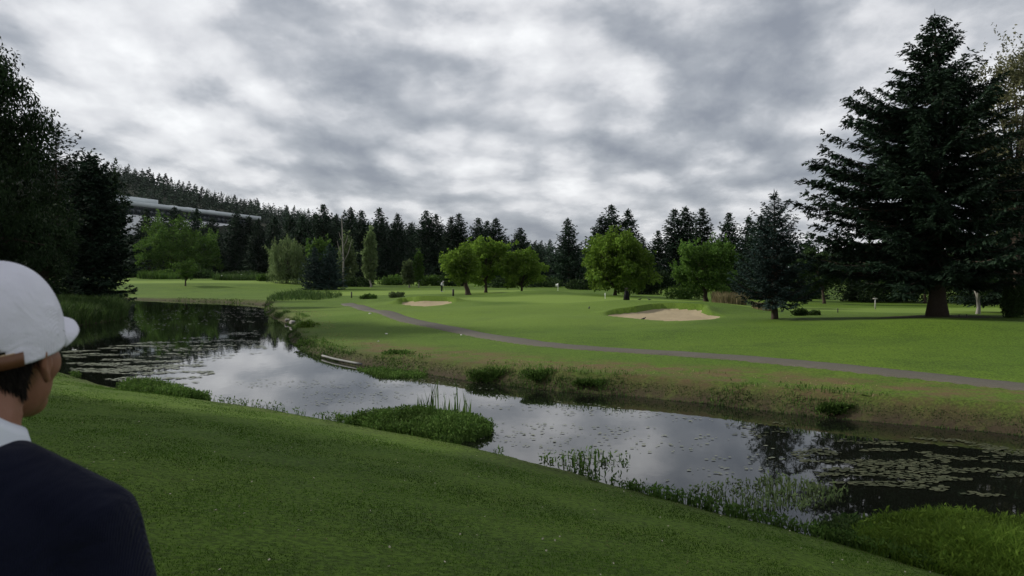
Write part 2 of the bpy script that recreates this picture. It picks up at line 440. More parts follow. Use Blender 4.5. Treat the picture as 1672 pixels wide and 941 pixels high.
# ------------------------------------------------------------------ trees
def conifer(seed,h,prof,dz=.5,nb=6,twig_sp=.45,twig=.9,K=2,kw=.22,z0=1.5,slope=(-.25,.35),up_=.15,trunk_r=.25,limbs=False,extra=(),side_bias=None,kl=.6,rag=.2,dr=-.12):
    rng=np.random.default_rng(seed); BV=[];BD=[];BL=[];BW=[]
    tr=Acc(); 
    lean=rng.normal(size=2)*.01*h
    def axis_pt(z): t=z/h; return np.array([lean[0]*t*t,lean[1]*t*t,z])
    zz=np.linspace(-.3,h*.985,14)
    tr.add(*tube([axis_pt(z) for z in zz],trunk_r*np.clip((1-zz/h),.02,1)**.8*(1+.5*np.exp(-np.maximum(zz,0)/.35)),9))
    pt=np.array([p[0] for p in prof]); pr=np.array([p[1] for p in prof])
    z=z0; brs=[]
    while z<h*.99:
        t=z/h
        n=max(3,int(round(nb*(.6+.4*(1-t))+rng.uniform(-1,1)))); a0=rng.uniform(0,6.28)
        for k in range(n):
            az=a0+k*6.283/n+rng.normal()*.25
            L=np.interp(t,pt,pr)*np.clip(rng.normal(.9,rag),.35,1.4)
            if side_bias: L*=1+side_bias(az,t)
            brs.append((z+rng.uniform(-.4,.4)*dz,az,max(L,.12)))
        z+=dz*(.6+.4*(1-t))*rng.uniform(.8,1.2)
    brs+=list(extra)
    for zb,az,L in brs:
        t=np.clip(zb/h,0,1); a=slope[0]+(slope[1]-slope[0])*t**1.2+rng.normal()*.08
        n=max(2,int(L/twig_sp)); s=np.clip(np.linspace(.18,1,n)+rng.normal(size=n)*.03,.1,1)
        o=np.array([math.cos(az),math.sin(az),0]); l=np.array([-o[1],o[0],0]); bend=rng.normal()*.12
        fz=lambda s:L*(a*s+up_*s*s-.10*np.sin(s*3.1))
        pos=axis_pt(zb)+o*(s*L)[:,None]+l*(bend*L*s*s)[:,None]; pos[:,2]+=fz(s)
        if limbs and L>.8:
            ss=np.linspace(0,.9,5); pp=axis_pt(zb)+o*(ss*L)[:,None]+l*(bend*L*ss*ss)[:,None]; pp[:,2]+=fz(ss)
            tr.add(*tube(pp,np.linspace(.022*L**.8,.006,5),5,False))
        for sd in (-1,1,0):
            tl=twig*(1-.55*s)*(min(1,.35+L*.28))*rng.uniform(.6,1.25,n)
            if sd==0: tl=tl*.6
            td=o*(.65 if sd else 1.)+l*sd*rng.uniform(.5,.95,n)[:,None]+np.array([0,0,1])*rng.normal(dr,.16,n)[:,None]
            td=nrm(td)
            for k in range(K):
                b=pos+td*(tl*(k/K))[:,None]
                dd=td+rng.normal(size=(n,3))*.33
                BV.append(b);BD.append(dd);BL.append(tl*kl*rng.uniform(.7,1.2,n));BW.append(np.full(n,kw)*rng.uniform(.6,1.2,n))
    # leader
    n=8; zb=np.linspace(h*.93,h*.99,n); b=np.array([axis_pt(z) for z in zb]); 
    BV.append(b);BD.append(np.c_[rng.normal(size=(n,2))*.5,np.ones(n)]);BL.append(np.full(n,.035*h+.1));BW.append(np.full(n,kw*.7))
    B=np.concatenate(BV);D=np.concatenate(BD)
    V,Fk=kites(B,D,np.concatenate(BL),np.concatenate(BW),rng,np.array([0,0,1.]))
    return tr,(V,Fk)

def decid(seed,h,rx,trunk_h,nclump=45,nleaf=6000,ll=.3,lw=.16,trunk_r=.18,weep=0,ry=None,shape=2.,lean=(0,0),cl=.22,forks=3,hang=0.,topb=0.,shoots=True):
    rng=np.random.default_rng(seed); ry=ry or rx
    cz=(h+trunk_h*.8)/2; rz=(h-trunk_h*.8)/2
    cen=[]; ph_=rng.uniform(0,6.28,2)
    while len(cen)<nclump:
        p=rng.uniform(-1,1,3); q=np.sum(np.abs(p)**shape)
        az_=math.atan2(p[1],p[0]); env=1+.18*math.sin(2*az_+ph_[0]+2*p[2])+.15*math.sin(3*az_+ph_[1]-3*p[2])
        if q<env-.1 and (q>.22 or rng.random()<.3):
            f=1-topb*(p[2]*.5+.5)
            cen.append(p*np.array([f,f,1])*rng.uniform(.66,1.06))
    cen=np.array(cen)*np.array([rx,ry,rz])+np.array([lean[0],lean[1],cz])
    cr=cl*min(rx,rz)*rng.uniform(.55,1.5,nclump)
    tr=Acc(); top=np.array([lean[0]*.8,lean[1]*.8,trunk_h+rz*.7])
    sp=[np.array([lean[0]*.8*t**1.3,lean[1]*.8*t**1.3,-.2+(trunk_h+rz*.7+.2)*t]) for t in np.linspace(0,1,9)]
    sp=[p+np.r_[rng.normal(size=2)*.02*h*.3,0] if 0<i<8 else p for i,p in enumerate(sp)]
    tt=np.linspace(0,1,9)
    tr.add(*tube(sp,trunk_r*(1-.8*tt)*(1+.5*np.exp(-tt*14)),9))
    for c,r in list(zip(cen,cr))[:min(nclump,26)]:
        t=rng.uniform(.4,.85); k=int(t*8); a=sp[k]
        if c[2]<a[2]-.5*rz: a=sp[3]
        mid=(a+c)/2+np.array([0,0,.12*np.linalg.norm(c-a)])+rng.normal(size=3)*.04*rx
        q=[a,.6*mid+.4*a,mid,.5*mid+.5*c,c]
        tr.add(*tube(q,np.linspace(trunk_r*.38,trunk_r*.07,5),5,False))
    w=cr**2/np.sum(cr**2); ci=rng.choice(nclump,nleaf,p=w)
    d=nrm(rng.normal(size=(nleaf,3))); rr=rng.random(nleaf)**.45
    pos=cen[ci]+d*(cr[ci]*rr)[:,None]*np.array([1.15,1.15,.8])
    if hang>0:
        f=rng.random(nleaf)**2; pos[:,2]-=f*hang
    if shoots:
        hi=np.argsort(-(cen[:,2]+rng.normal(size=nclump)*rz*.25))[:nclump//2]; ns=nleaf//7; hk=hi[rng.integers(len(hi),size=ns)]; f=rng.random(ns); sp_=rng.normal(size=(nclump,2))*.18
        pos[:ns]=cen[hk]+np.c_[sp_[hk]*rx*f[:,None],f*(.16+.14*rng.random(nclump))[hk]*rz*2*.75]+rng.normal(size=(ns,3))*rx*.035*(1.2-f[:,None])
    dirs=d*.5+rng.normal(size=(nleaf,3))*.6+np.array([0,0,-.25-weep])
    V,Fk=kites(pos,dirs,ll*rng.uniform(.6,1.3,nleaf),lw*rng.uniform(.6,1.3,nleaf),rng)
    return tr,(V,Fk)

def build_tree(name,label,cat,loc,meshes,rz=0,scale=1,group=None):
    t=thing(name,label,cat,loc,rz,group,scale)
    link('trunk',meshes[0],t); link('crown',meshes[1],t)
    return t
def tmesh(gen,leafmat,bark):
    tr,(V,Fk)=gen
    return tr.mesh('trunk',bark,True),mesh_np('crown',V,Fk,leafmat)

# the big spruce
bs=at_d(1530,48.6); k=48.6/F
prof=[(0,2.4),(.10,3.9),(.16,5.2),(.25,6.1),(.36,6.0),(.46,5.6),(.56,4.5),(.66,3.7),(.72,2.6),(.78,1.8),(.86,1.3),(.93,.8),(1,.1)]
hbs=(513-18)*k
_ext=[(hbs*.66,math.pi*1.02,5.4),(hbs*.655,math.pi*.97,4.9),(hbs*.635,math.pi*1.06,5.0),(hbs*.46,math.pi,7.3),(hbs*.45,math.pi*1.04,6.9),(hbs*.47,math.pi*.96,7.0),(hbs*.42,math.pi*1.02,6.6),(hbs*.3,math.pi*.98,6.4),(hbs*.24,math.pi*1.04,6.2)]
ext=[(z_+e_*.35,a_+f_,L_*g_) for z_,a_,L_ in _ext for e_,f_,g_ in ((0,0,1),(1,.07,.93),(-1,-.06,.95))]
g_=conifer(11,hbs,prof,dz=.44,nb=11,twig_sp=.14,twig=1.05,K=7,kw=.115,z0=2.7,slope=(-.20,.36),up_=.05,rag=.34,dr=-.26,trunk_r=.48,limbs=True,extra=ext,kl=.5)
build_tree('spruce_tree','tall dark spruce with wide drooping branches, biggest conifer on the right','tree',bs-[0,0,.05],tmesh(g_,M['spruce'],M['bark']))
# the smaller spruce left of it
p=at_d(1265,50.3); hs=(518-310)*50.3/F
prof_s=[(0,1.7),(.15,2.3),(.3,2.25),(.5,1.75),(.7,1.2),(.85,.65),(1,.08)]
g_=conifer(12,hs,prof_s,dz=.25,nb=10,twig_sp=.09,twig=.58,K=4,kw=.085,z0=1.1,rag=.24,slope=(-.15,.55),up_=.25,trunk_r=.17,limbs=True,kl=.5)
build_tree('spruce_tree','small bluish spruce with bare lower trunk, right of the large sand bunker','tree',p-[0,0,.05],tmesh(g_,M['bluespruce'],M['bark']))

p=at_d(1648,64); hk=H+(HY-270)/F*64-p[2]
g_=conifer(17,hk,[(0,2.6),(.12,3.6),(.35,3.2),(.6,2.0),(.8,1.1),(1,.1)],dz=.36,nb=10,twig_sp=.2,twig=.9,K=4,kw=.16,z0=1.2,slope=(-.2,.35),up_=.08,trunk_r=.25,rag=.3,kl=.5,dr=-.22)
build_tree('spruce_tree','dark spruce behind the big one, at the right edge of the picture','tree',p-[0,0,.05],tmesh(g_,M['spruce'],M['bark']))
# row conifer variants
PROFS=[[(0,.20),(.1,.26),(.3,.24),(.55,.17),(.75,.11),(.9,.055),(1,.01)],
       [(0,.13),(.15,.20),(.4,.18),(.6,.14),(.8,.085),(.92,.045),(1,.01)],
       [(0,.24),(.12,.30),(.35,.25),(.5,.22),(.7,.13),(.85,.09),(1,.01)]]
CV=[]
for i in range(6):
    pf=[(a,b*20) for a,b in PROFS[i%3]]
    CV.append(tmesh(conifer(30+i,20,pf,dz=.55,nb=8,twig_sp=.42,twig=1.6,K=2,kw=.50,z0=.7,rag=.28,slope=(-.25,.4),up_=.2,trunk_r=.3,kl=.7),M['darkcon'],M['bark']))
GROW='dark conifers in the row behind the course'
row=[ # px top_py d variant label
 (241,341,300,0,'dark conifer in front of the left end of the white hillside building'),
 (269,349,290,1,'short dark conifer between the white building and the broad green tree'),
 (287,338,310,2,'dark conifer peaking over the crown of the broad green tree on the left'),
 (319,341,310,0,'dark conifer in front of the middle of the white hillside building'),
 (346,354,280,2,'dark conifer right behind the broad green tree, below the building roof'),
 (384,346,270,0,'dark conifer at the right end of the white hillside building'),
 (408,352,270,1,'narrow dark conifer just right of the white building end'),
 (422,357,250,2,'wide dark conifer left of the pale willow'),
 (448,352,265,0,'dark conifer directly above the left half of the pale willow'),
 (473,349,255,1,'narrow conifer directly above the right half of the pale willow'),
 (495,352,250,2,'dark conifer between the pale willow and the blue spruces'),
 (511,349,250,0,'dark conifer directly behind the left blue spruce'),
 (528,333,240,1,'tall pointed conifer directly behind the right blue spruce'),
 (548,350,245,2,'dark conifer just left of the bare white snag'),
 (574,339,235,0,'tall conifer just right of the bare white snag'),
 (591,343,230,1,'narrow conifer between the snag and the narrow pale poplar'),
 (618,339,225,2,'tall conifer right behind the narrow pale poplar'),
 (649,348,225,0,'broad conifer right of the narrow pale poplar'),
 (672,362,235,1,'shorter conifer above the small pale birch'),
 (697,343,215,2,'left one of the twin-topped conifers above the far golfer'),
 (712,349,218,1,'right one of the twin-topped conifers above the far golfer'),
 (737,353,210,0,'conifer left of the tall one above the leaning trunk'),
 (748,348,212,2,'tall conifer above the leaning trunk'),
 (782,355,215,1,'slim conifer above the wide bright green tree'),
 (795,360,220,1,'lower slim conifer with a thin top above the wide bright green tree'),
 (809,355,215,0,'conifer above the right edge of the wide bright green tree'),
 (849,371,200,2,'round-topped conifer above the tree beside the wide bright green one'),
 (878,400,215,0,'low dark conifer left of the lone pointed conifer'),
 (929,356,165,0,'lone pointed conifer beside the flag, left of the pale green tree'),
 (981,355,175,1,'lowest of three conifer tops above the large light green tree'),
 (999,334,175,1,'middle and highest of three conifer tops above the large light green tree'),
 (1026,341,172,0,'right one of three conifer tops above the large light green tree'),
 (1048,385,165,2,'low dark conifer right of the large light green tree'),
 (1075,375,160,1,'lower conifer left of the close trio of conifers'),
 (1101,340,165,0,'left one of the close trio of conifers above the round dark green tree'),
 (1121,336,168,1,'middle one of the close trio of conifers above the round dark green tree'),
 (1147,338,160,0,'right one of the close trio of conifers above the round dark green tree'),
 (1190,346,150,1,'thin sparse conifer between the close trio and the small bluish spruce'),
 (1223,351,125,0,'dark conifer touching the left side of the small bluish spruce'),
 (1246,350,120,2,'dark conifer directly behind the small bluish spruce'),
 (1322,390,110,2,'dark conifer right of the small bluish spruce'),
]
rngT=np.random.default_rng(5)
for px,ty,d,v,lab in row:
    b=at_d(px,d); ht=H+(HY-ty)/F*d-b[2]; sc=ht/20; w=sc*rngT.uniform(.95,1.15)
    if d>200: w*=1.0
    build_tree('conifer_tree',lab,'tree',b-[0,0,.2],CV[(v*2+rngT.integers(2))%6] if v<3 else CV[v],rngT.uniform(0,6.28),(w,w,sc),GROW)

# woods behind the row and on the hill: masses
def small_conifer(rng,h,w,n):
    t=rng.random(n)**1.3; a=rng.uniform(0,6.283,n); r=w*(1-t)**.9*rng.uniform(.1,.5,n)
    b=np.stack([r*np.cos(a),r*np.sin(a),h*(.05+.93*t)],-1)
    d=np.stack([np.cos(a),np.sin(a),-.35+.9*t+rng.normal(size=n)*.2],-1)
    L=(w*(1-t)**.8*.75+.04*h)*rng.uniform(.6,1.2,n)
    return b,d,L,L*.62
def wood(name,spots,n,mat,seed):
    rng=np.random.default_rng(seed); A=[[],[],[],[]]
    for (x,y,z,h) in spots:
        b,d,L,W=small_conifer(rng,h,h*rng.uniform(.2,.3),n); b=b+np.array([x,y,z-.3])
        for q,v in zip(A,(b,d,L,W)): q.append(v)
    A=[np.concatenate(q) for q in A]
    V,Fk=kites(A[0],A[1],A[2],A[3],rng,np.array([0,0,1.]))
    return tag(link(name,mesh_np(name,V,Fk,mat)),kind='stuff')
rw=np.random.default_rng(21); spots=[]
while len(spots)<330:
    d=rw.uniform(235,345); px=rw.uniform(-200,1900)
    if px>930: d-=70*sstep(930,1100,px)
    b=up(px,HY,d); spots.append((b[0],d,rw.uniform(9,15) if px<880 else rw.uniform(8,12)))
SP=np.array(spots); zz=shaped(SP[:,0],SP[:,1])[0]
o=wood('background_wood',[(s[0],s[1],z,s[2]) for s,z in zip(SP,zz)],170,M['darkcon'],22)
tag(o,'dense dark wood filling the gaps behind the conifer row','wood')
spots=[]
while len(spots)<3600:
    d=rw.uniform(400,900); px=rw.uniform(-500,1000)
    b=up(px,HY,d); spots.append((b[0],d,rw.uniform(10,17)))
SP=np.array(spots)
# keep clear in front of and at the building
bA=np.array([(190-CX)/F*500,500.]); bB=np.array([(412-CX)/F*655,655.])
ab=bB-bA; tpar=((SP[:,:2]-bA)@ab)/(ab@ab); nb_=np.array([-ab[1],ab[0]])/np.linalg.norm(ab); sdp=(SP[:,:2]-bA)@nb_
pxs=SP[:,0]/SP[:,1]*F+CX
ztop=shaped(SP[:,0],SP[:,1])[0]
topy=HY-(ztop+SP[:,2]-H)/SP[:,1]*F
# distance at which the building's wall stands in that direction
wd=np.array([ (bA[1] + (bB[1]-bA[1])*np.clip((p_-190)/222,0,1)) for p_ in pxs])
infront=(pxs>180)&(pxs<425)&(SP[:,1]<wd+30)
keep=~(infront&(topy<358))&~((tpar>-.03)&(tpar<1.03)&(np.abs(sdp)<45))
SPk=SP[keep]; zk=ztop[keep]
o=wood('hillside_wood',[(s[0],s[1],z,s[2]) for s,z in zip(SPk,zk)],80,M['hillcon'],23)
tag(o,'dark conifer forest covering the distant hillside','wood')
# ridge trees that show one by one against the sky
RV=[]
for i in range(4):
    rg=np.random.default_rng(60+i); b,d,L,W=small_conifer(rg,16,16*(.22+.05*i),320)
    V,Fk=kites(b,d,L,W,rg,np.array([0,0,1.])); tr=Acc(); tr.add(*tube([[0,0,-.5],[0,0,8],[0,0,15.8]],[.3,.18,.03],6))
    RV.append((tr.mesh('trunk',M['bark'],True),mesh_np('crown',V,Fk,M['hillcon'])))
px=100.
rr=np.random.default_rng(64)
while px<900:
    d=rr.uniform(850,885); b=at_d(px,d); s=rr.uniform(.75,1.35)
    build_tree('ridge_conifer','dark conifer on the crest of the distant hill, outlined against the sky','tree',b-[0,0,.3],RV[rr.integers(4)],rr.uniform(0,6.28),(s,s,s*rr.uniform(.95,1.25)),'conifers along the crest of the distant hill')
    px+=rr.uniform(5,14)

# broadleaf trees: px, base_py or d, top_py, half width px
def D(name,label,px,d,ty,hw,mat,seed,bark='bark',group=None,base=None,**k):
    k['nclump']=int(k.get('nclump',45)*2.0); k['cl']=k.get('cl',.22)*.74; k['nleaf']=int(k.get('nleaf',6000)*1.15)
    b=at_d(px,d); h=H+(HY-ty)/F*d-b[2]; rx=hw/F*d
    kw=dict(trunk_h=h*.28,nleaf=6000,ll=.34*d/100,lw=.2*d/100); kw.update(k)
    if 'th' in kw: kw['trunk_h']=h*kw.pop('th')
    g_=decid(seed,h,rx,**kw)
    return build_tree(name,label,'tree',b-[0,0,.05],tmesh(g_,M[mat],M[bark]),0,1,group)
D('broadleaf_tree','broad dense green tree with rounded crown beyond the small round lawn tree',283,232,352,58,'leafmid',101,nleaf=9000,th=.08,nclump=60,ll=.6,lw=.36)
D('broadleaf_tree','lower rounded tree touching the right side of the broad dense green tree',338,228,382,24,'leafmid',102,nleaf=4000,th=.06,ll=.6,lw=.36)
D('broadleaf_tree','paler low tree in front of the left side of the broad dense green tree',245,225,392,26,'leafmid',103,nleaf=3500,th=.06,ll=.6,lw=.36)
D('young_tree','small round tree alone on the far lawn left of the pond',303,145,425,20,'leafmid',104,nleaf=2200,th=.3,ll=.3,lw=.18,trunk_r=.16)
D('willow_tree','pale green willow with hanging foliage left of the blue spruces',468,160,387,33,'leafpale',105,nleaf=9000,th=.05,weep=1.2,hang=1.6,ll=.55,lw=.14,shape=3.2)
D('broadleaf_tree','light green tree top showing behind the two blue spruces',520,170,384,20,'leafmid',106,nleaf=3500,th=.15)
for px,ty,hw,lab,sd in ((513,404,22,'left one of the two grey blue spruces by the reed bed',13),(538,398,24,'right one of the two grey blue spruces by the reed bed',14)):
    d=140; b=at_d(px,d); h=H+(HY-ty)/F*d-b[2]; r=hw/F*d
    g_=conifer(sd,h,[(0,r),(.15,r*1.1),(.45,r*.85),(.7,r*.5),(.9,r*.2),(1,.05)],dz=.28,nb=9,twig_sp=.25,twig=.9,K=2,kw=.3,z0=.3,slope=(-.1,.5),up_=.25,trunk_r=.15)
    build_tree('blue_spruce',lab,'tree',b-[0,0,.05],tmesh(g_,M['bluespruce'],M['bark']))
# bare snag
b=at_d(560,150); sn=Acc(); hh=(H+(HY-352)/F*150)-b[2]
sn.add(*tube([[0,0,-.2],[.1,0,hh*.35],[-.1,0,hh*.7],[-.25,.1,hh]],[.18,.14,.09,.03],8))
for a,L,z,dr in ((.9,4.2,.33,1),(-.5,2.8,.42,-1),(1.1,2.2,.55,1),(-.7,1.8,.62,-1)):
    sn.add(*tube([[0,0,hh*z],[dr*L*.22,.2*a,hh*z+L*.45],[dr*L*.36,.3*a,hh*z+L]],[.075,.05,.02],6))
t=thing('dead_tree','bare white dead tree with forked limbs in front of the conifer row','tree',b); link('trunk',sn.mesh('trunk',M['paleb'],True),t)
D('broadleaf_tree','soft green tree wrapped around the bare white snag',566,158,384,22,'leafpale',107,nleaf=4000,th=.05,topb=.6)
D('poplar_tree','narrow pale poplar standing before the dark conifers',605,150,370,16,'leafpale',108,nleaf=4200,th=.06,topb=.6,bark='paleb')
D('birch_tree','small pale birch left of the far golfer',668,150,424,12,'leafpale',109,nleaf=2200,th=.08,bark='paleb')
D('birch_tree','thin pale-stemmed birch right of the small pale birch',684,148,408,10,'leafmid',110,nleaf=1600,th=.08,topb=.7,bark='paleb',trunk_r=.1)
D('leaning_tree','bright green tree on a dark leaning trunk left of the wide bright green tree',765,100,404,29,'leafbright',111,nleaf=4400,th=.30,lean=(-1.0,0),ll=.36,lw=.22,trunk_r=.34,cl=.3)
D('broadleaf_tree','wide bright green tree on a slim dark trunk near the middle of the course',793,112,391,45,'leafbright',112,nleaf=11000,th=.2,ll=.38,lw=.23,nclump=48,shape=2.4,trunk_r=.22)
D('broadleaf_tree','lower bright green tree right of the wide bright green tree',852,112,408,42,'leafbright',113,nleaf=9500,th=.06,ll=.38,lw=.23,trunk_r=.18)
D('broadleaf_tree','large light green tree with full crown left of the black golf bag',1005,92,376,60,'leafbright',114,nleaf=15000,th=.03,ll=.36,lw=.22,nclump=75,trunk_r=.22,shape=2.6)
D('broadleaf_tree','round dark green tree on a pale trunk behind the large sand bunker',1152,78,392,52,'leafmid',115,nleaf=13000,th=.16,ll=.28,lw=.16,nclump=55,trunk_r=.24,shape=2.6)
# right background
D('broadleaf_tree','dark broadleaf tree right behind the small bluish spruce on the far lawn',1345,92,398,48,'leafdark',116,nleaf=8000,th=.28,nclump=50)
D('broadleaf_tree','dark broadleaf tree seen left of the big spruce trunk',1432,100,400,50,'leafdark',117,nleaf=8000,th=.2,nclump=50)
D('broadleaf_tree','dark broadleaf tree behind the trunk of the big spruce',1510,96,390,52,'leafdark',118,nleaf=8000,th=.22,nclump=50)
D('broadleaf_tree','dark broadleaf tree seen right of the big spruce trunk',1590,92,380,52,'leafdark',119,nleaf=8000,th=.2,nclump=50)
D('broadleaf_tree','dark broadleaf tree at the right edge behind the big spruce',1672,88,350,58,'leafdark',120,nleaf=9000,th=.12,nclump=55)
D('broadleaf_tree','tall thin-leaved tree with brownish foliage rising at the right edge',1660,56,62,78,'leaftan',121,nleaf=22000,th=.36,nclump=150,cl=.17,ll=.2,lw=.11,trunk_r=.3,shape=2.4)
D('birch_tree','small tree with a pale grey trunk just right of the big spruce',1597,55,425,30,'leafdark',122,nleaf=2500,th=.5,bark='paleb',trunk_r=.15)
# left side trees
D('broadleaf_tree','tall dark drooping tree at the left edge above the man in the cap',-45,58,22,152,'leafdarkest',123,nleaf=56000,th=.08,nclump=190,cl=.17,ll=.34,lw=.125,weep=.9,hang=1.3,trunk_r=.45,shape=2.6,topb=.3,shoots=False)
b=at_d(150,84); h=H+(HY-250)/F*84-b[2]
g_=conifer(15,h,[(0,3.4),(.15,4.4),(.35,4.2),(.55,3.6),(.75,2.6),(.9,1.6),(1,.3)],dz=.34,nb=10,twig_sp=.28,twig=1.1,K=3,kw=.32,z0=.8,slope=(-.2,.3),up_=.15,trunk_r=.35,kl=.5)
build_tree('pine_tree','dark full pine standing behind the tall left tree at the pond end','tree',b-[0,0,.05],tmesh(g_,M['spruce'],M['bark']))
b=at_d(92,76); h=H+(HY-205)/F*76-b[2]
g_=conifer(16,h,[(0,.5),(.35,1.6),(.6,2.2),(.8,1.9),(.93,1.3),(1,.6)],dz=.6,nb=6,twig_sp=.3,twig=1.0,K=3,kw=.26,z0=h*.35,slope=(.1,.5),up_=.1,trunk_r=.26,limbs=True,kl=.5)
build_tree('pine_tree','sparse dark pine poking out beside the tall left tree','tree',b-[0,0,.05],tmesh(g_,M['spruce'],M['bark']))
D('broadleaf_tree','dark olive tree between the left pine and the hillside building',176,100,262,32,'leafdarkest',124,nleaf=7000,th=.1,nclump=60,ll=.36,lw=.2)
D('broadleaf_tree','dark low tree under the left pine at the water edge',70,72,330,60,'leafdarkest',125,nleaf=9000,th=.06,nclump=60,ll=.3,lw=.15)

SV=tmesh(decid(130,17,6.2,3.2,nclump=70,nleaf=12000,ll=.5,lw=.3,trunk_r=.35),M['leafdark'],M['bark'])  # unseen trees added to cast shade over the near lawn
for x_,y_,s_,lab in ((-15.5,4,.9,'added broad shade tree out of frame left of the man, nearest the camera'),(-19.5,12,1.05,'added broad shade tree out of frame left of the man, second along the bank'),(-25,21,1.0,'added broad shade tree out of frame left of the man, third along the bank'),(-17,-6,1.0,'added broad shade tree out of frame behind the camera')):
    build_tree('broadleaf_tree',lab,'tree',(x_,y_,hz(x_,y_)-.1),SV,x_,s_)

# ------------------------------------------------------------------ bushes, reeds, marsh plants
def bush_mesh(seed,rx,ry,h,n,ll,lw,mat,upw=.5,lobes=9):
    rng=np.random.default_rng(seed)
    c=np.c_[rng.uniform(-.65,.65,lobes)*rx,rng.uniform(-.65,.65,lobes)*ry,rng.uniform(.1,.6,lobes)*h]
    r=rng.uniform(.3,.55,lobes); ci=rng.integers(lobes,size=n)
    d=nrm(rng.normal(size=(n,3))); rad=rng.random(n)**.4
    p=c[ci]+d*(r[ci]*rad)[:,None]*np.array([rx,ry,h*.8]); p[:,2]=np.abs(p[:,2])*.95
    V,Fk=kites(p,d*.6+rng.normal(size=(n,3))*.5+np.array([0,0,upw]),ll*rng.uniform(.6,1.3,n),lw*rng.uniform(.6,1.3,n),rng)
    return mesh_np('bush',V,Fk,M[mat])
def bush(label,px,d,hw,hpx,mat,seed,name='bush',cat='bush',n=1200,ll=None,lw=None,group=None,dep=1.,upw=.5,z=None):
    b=at_d(px,d); rx=hw/F*d; h=hpx/F*d
    if z is not None: b[2]=z
    ll=ll or .0028*d+.03; lw=lw or ll*.55
    o=link(name,bush_mesh(seed,rx,rx*dep,h,n,ll,lw,mat,upw),None,b-[0,0,.03]); return tag(o,label,cat,group)
for i,(px,d,hw,hp,mat,lab) in enumerate([
 (215,215,28,18,'leafdark','low dark bush under the paler low tree at the far lawn edge'),
 (262,212,26,16,'leafmid','green scrub at the back of the far lawn behind the small round tree'),
 (330,214,30,16,'leafdark','dark scrub at the back of the far lawn right of the small round tree'),
 (395,216,34,14,'leafdark','long low dark hedge at the back of the far lawn'),
 (434,180,12,16,'leafmid','small round bush left of the pale willow'),
 (545,150,26,16,'leafdark','dark scrub at the foot of the blue spruces'),
 (585,152,24,18,'leafdark','dark scrub at the foot of the white snag'),
 (640,165,30,18,'leafmid','green scrub right of the narrow poplar'),
 (700,160,24,18,'leafmid','green scrub left of the far golfer'),
 (745,158,26,26,'leafdark','dark bush right of the far golfer'),
 (815,150,30,18,'leafdark','dark bush behind the wide bright green tree trunk'),
 (880,150,34,22,'leafdark','dark bush between the lower bright tree and the flag'),
 (950,140,30,18,'leafdark','dark bush right of the flag'),
 (1068,112,36,44,'leafdarkest','dark bush right of the large light green tree'),
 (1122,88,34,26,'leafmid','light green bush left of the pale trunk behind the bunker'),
 (1215,98,40,46,'leafdarkest','dark bush left of the small bluish spruce'),
 (1300,100,46,60,'leafdarkest','dark bush right of the small bluish spruce trunk'),
 (1390,100,52,78,'leafdarkest','dark bush behind the white post'),
 (1470,101,52,84,'leafdarkest','dark bush left of the big spruce trunk'),
 (1560,99,52,84,'leafdarkest','dark bush right of the big spruce trunk'),
 (1640,96,52,80,'leafdarkest','dark bush behind the right edge of the far lawn'),
 (1656,48,30,72,'leafdark','tall dark bush at the right edge beside the lawn'),
 (1305,55,14,13,'reeddark','low spiky bush right of the small bluish spruce'),
 (1328,56,12,8,'reeddark','smaller grey green bush right of the low spiky bush'),
 (648,90,13,12,'leafpale','grey green bush left of the small bunker'),
 (600,96,14,7,'reed','low dark weeds at the far end of the path'),
]): bush(lab,px,d,hw,hp,mat,200+i,n=4500 if hp>40 else 1600 if hw>20 else 700,group='bushes along the tree line' if d>85 else None,dep=.5)

def blades(P,h,w,lean,rng,seg=2):
    """upright grass blades, bent, as 2-quad strips -> V,F"""
    n=len(P); a=rng.uniform(0,6.283,n); dx=np.stack([np.cos(a),np.sin(a),np.zeros(n)],-1)
    b=rng.uniform(0,6.283,n); sx=np.stack([np.cos(b),np.sin(b),np.zeros(n)],-1)
    h=np.broadcast_to(h,(n,))*rng.uniform(.55,1.2,n); w=np.broadcast_to(w,(n,)); ln=lean*h*rng.uniform(.2,1.2,n)
    Z=np.array([0,0,1.])
    r0=P; r1=P+Z*(h*.6)[:,None]+dx*(ln*.3)[:,None]; r2=P+Z*(h*.97)[:,None]+dx*ln[:,None]
    W=sx*(w*.5)[:,None]
    V=np.stack([r0-W,r0+W,r1+W*.8,r1-W*.8,r2],1).reshape(-1,3)
    k=np.arange(n)[:,None]*5
    return V,[k+np.array([[0,1,2,3]]),k+np.array([[3,2,4]])]
def in_poly_px(poly_px,n,seed,z=None,flat=True):
    rng=np.random.default_rng(seed); poly=np.array([water_pt(*p)[:2] for p in poly_px])
    lo,hi=poly.min(0),poly.max(0); out=[]
    while sum(map(len,out))<n:
        P=rng.uniform(lo,hi,(n*3,2)); out.append(P[poly_sd(P,poly)<0])
    return np.concatenate(out)[:n]
def groundz(P,mn=None):
    z=shaped(P[:,0],P[:,1])[0]
    return z if mn is None else np.maximum(z,mn)

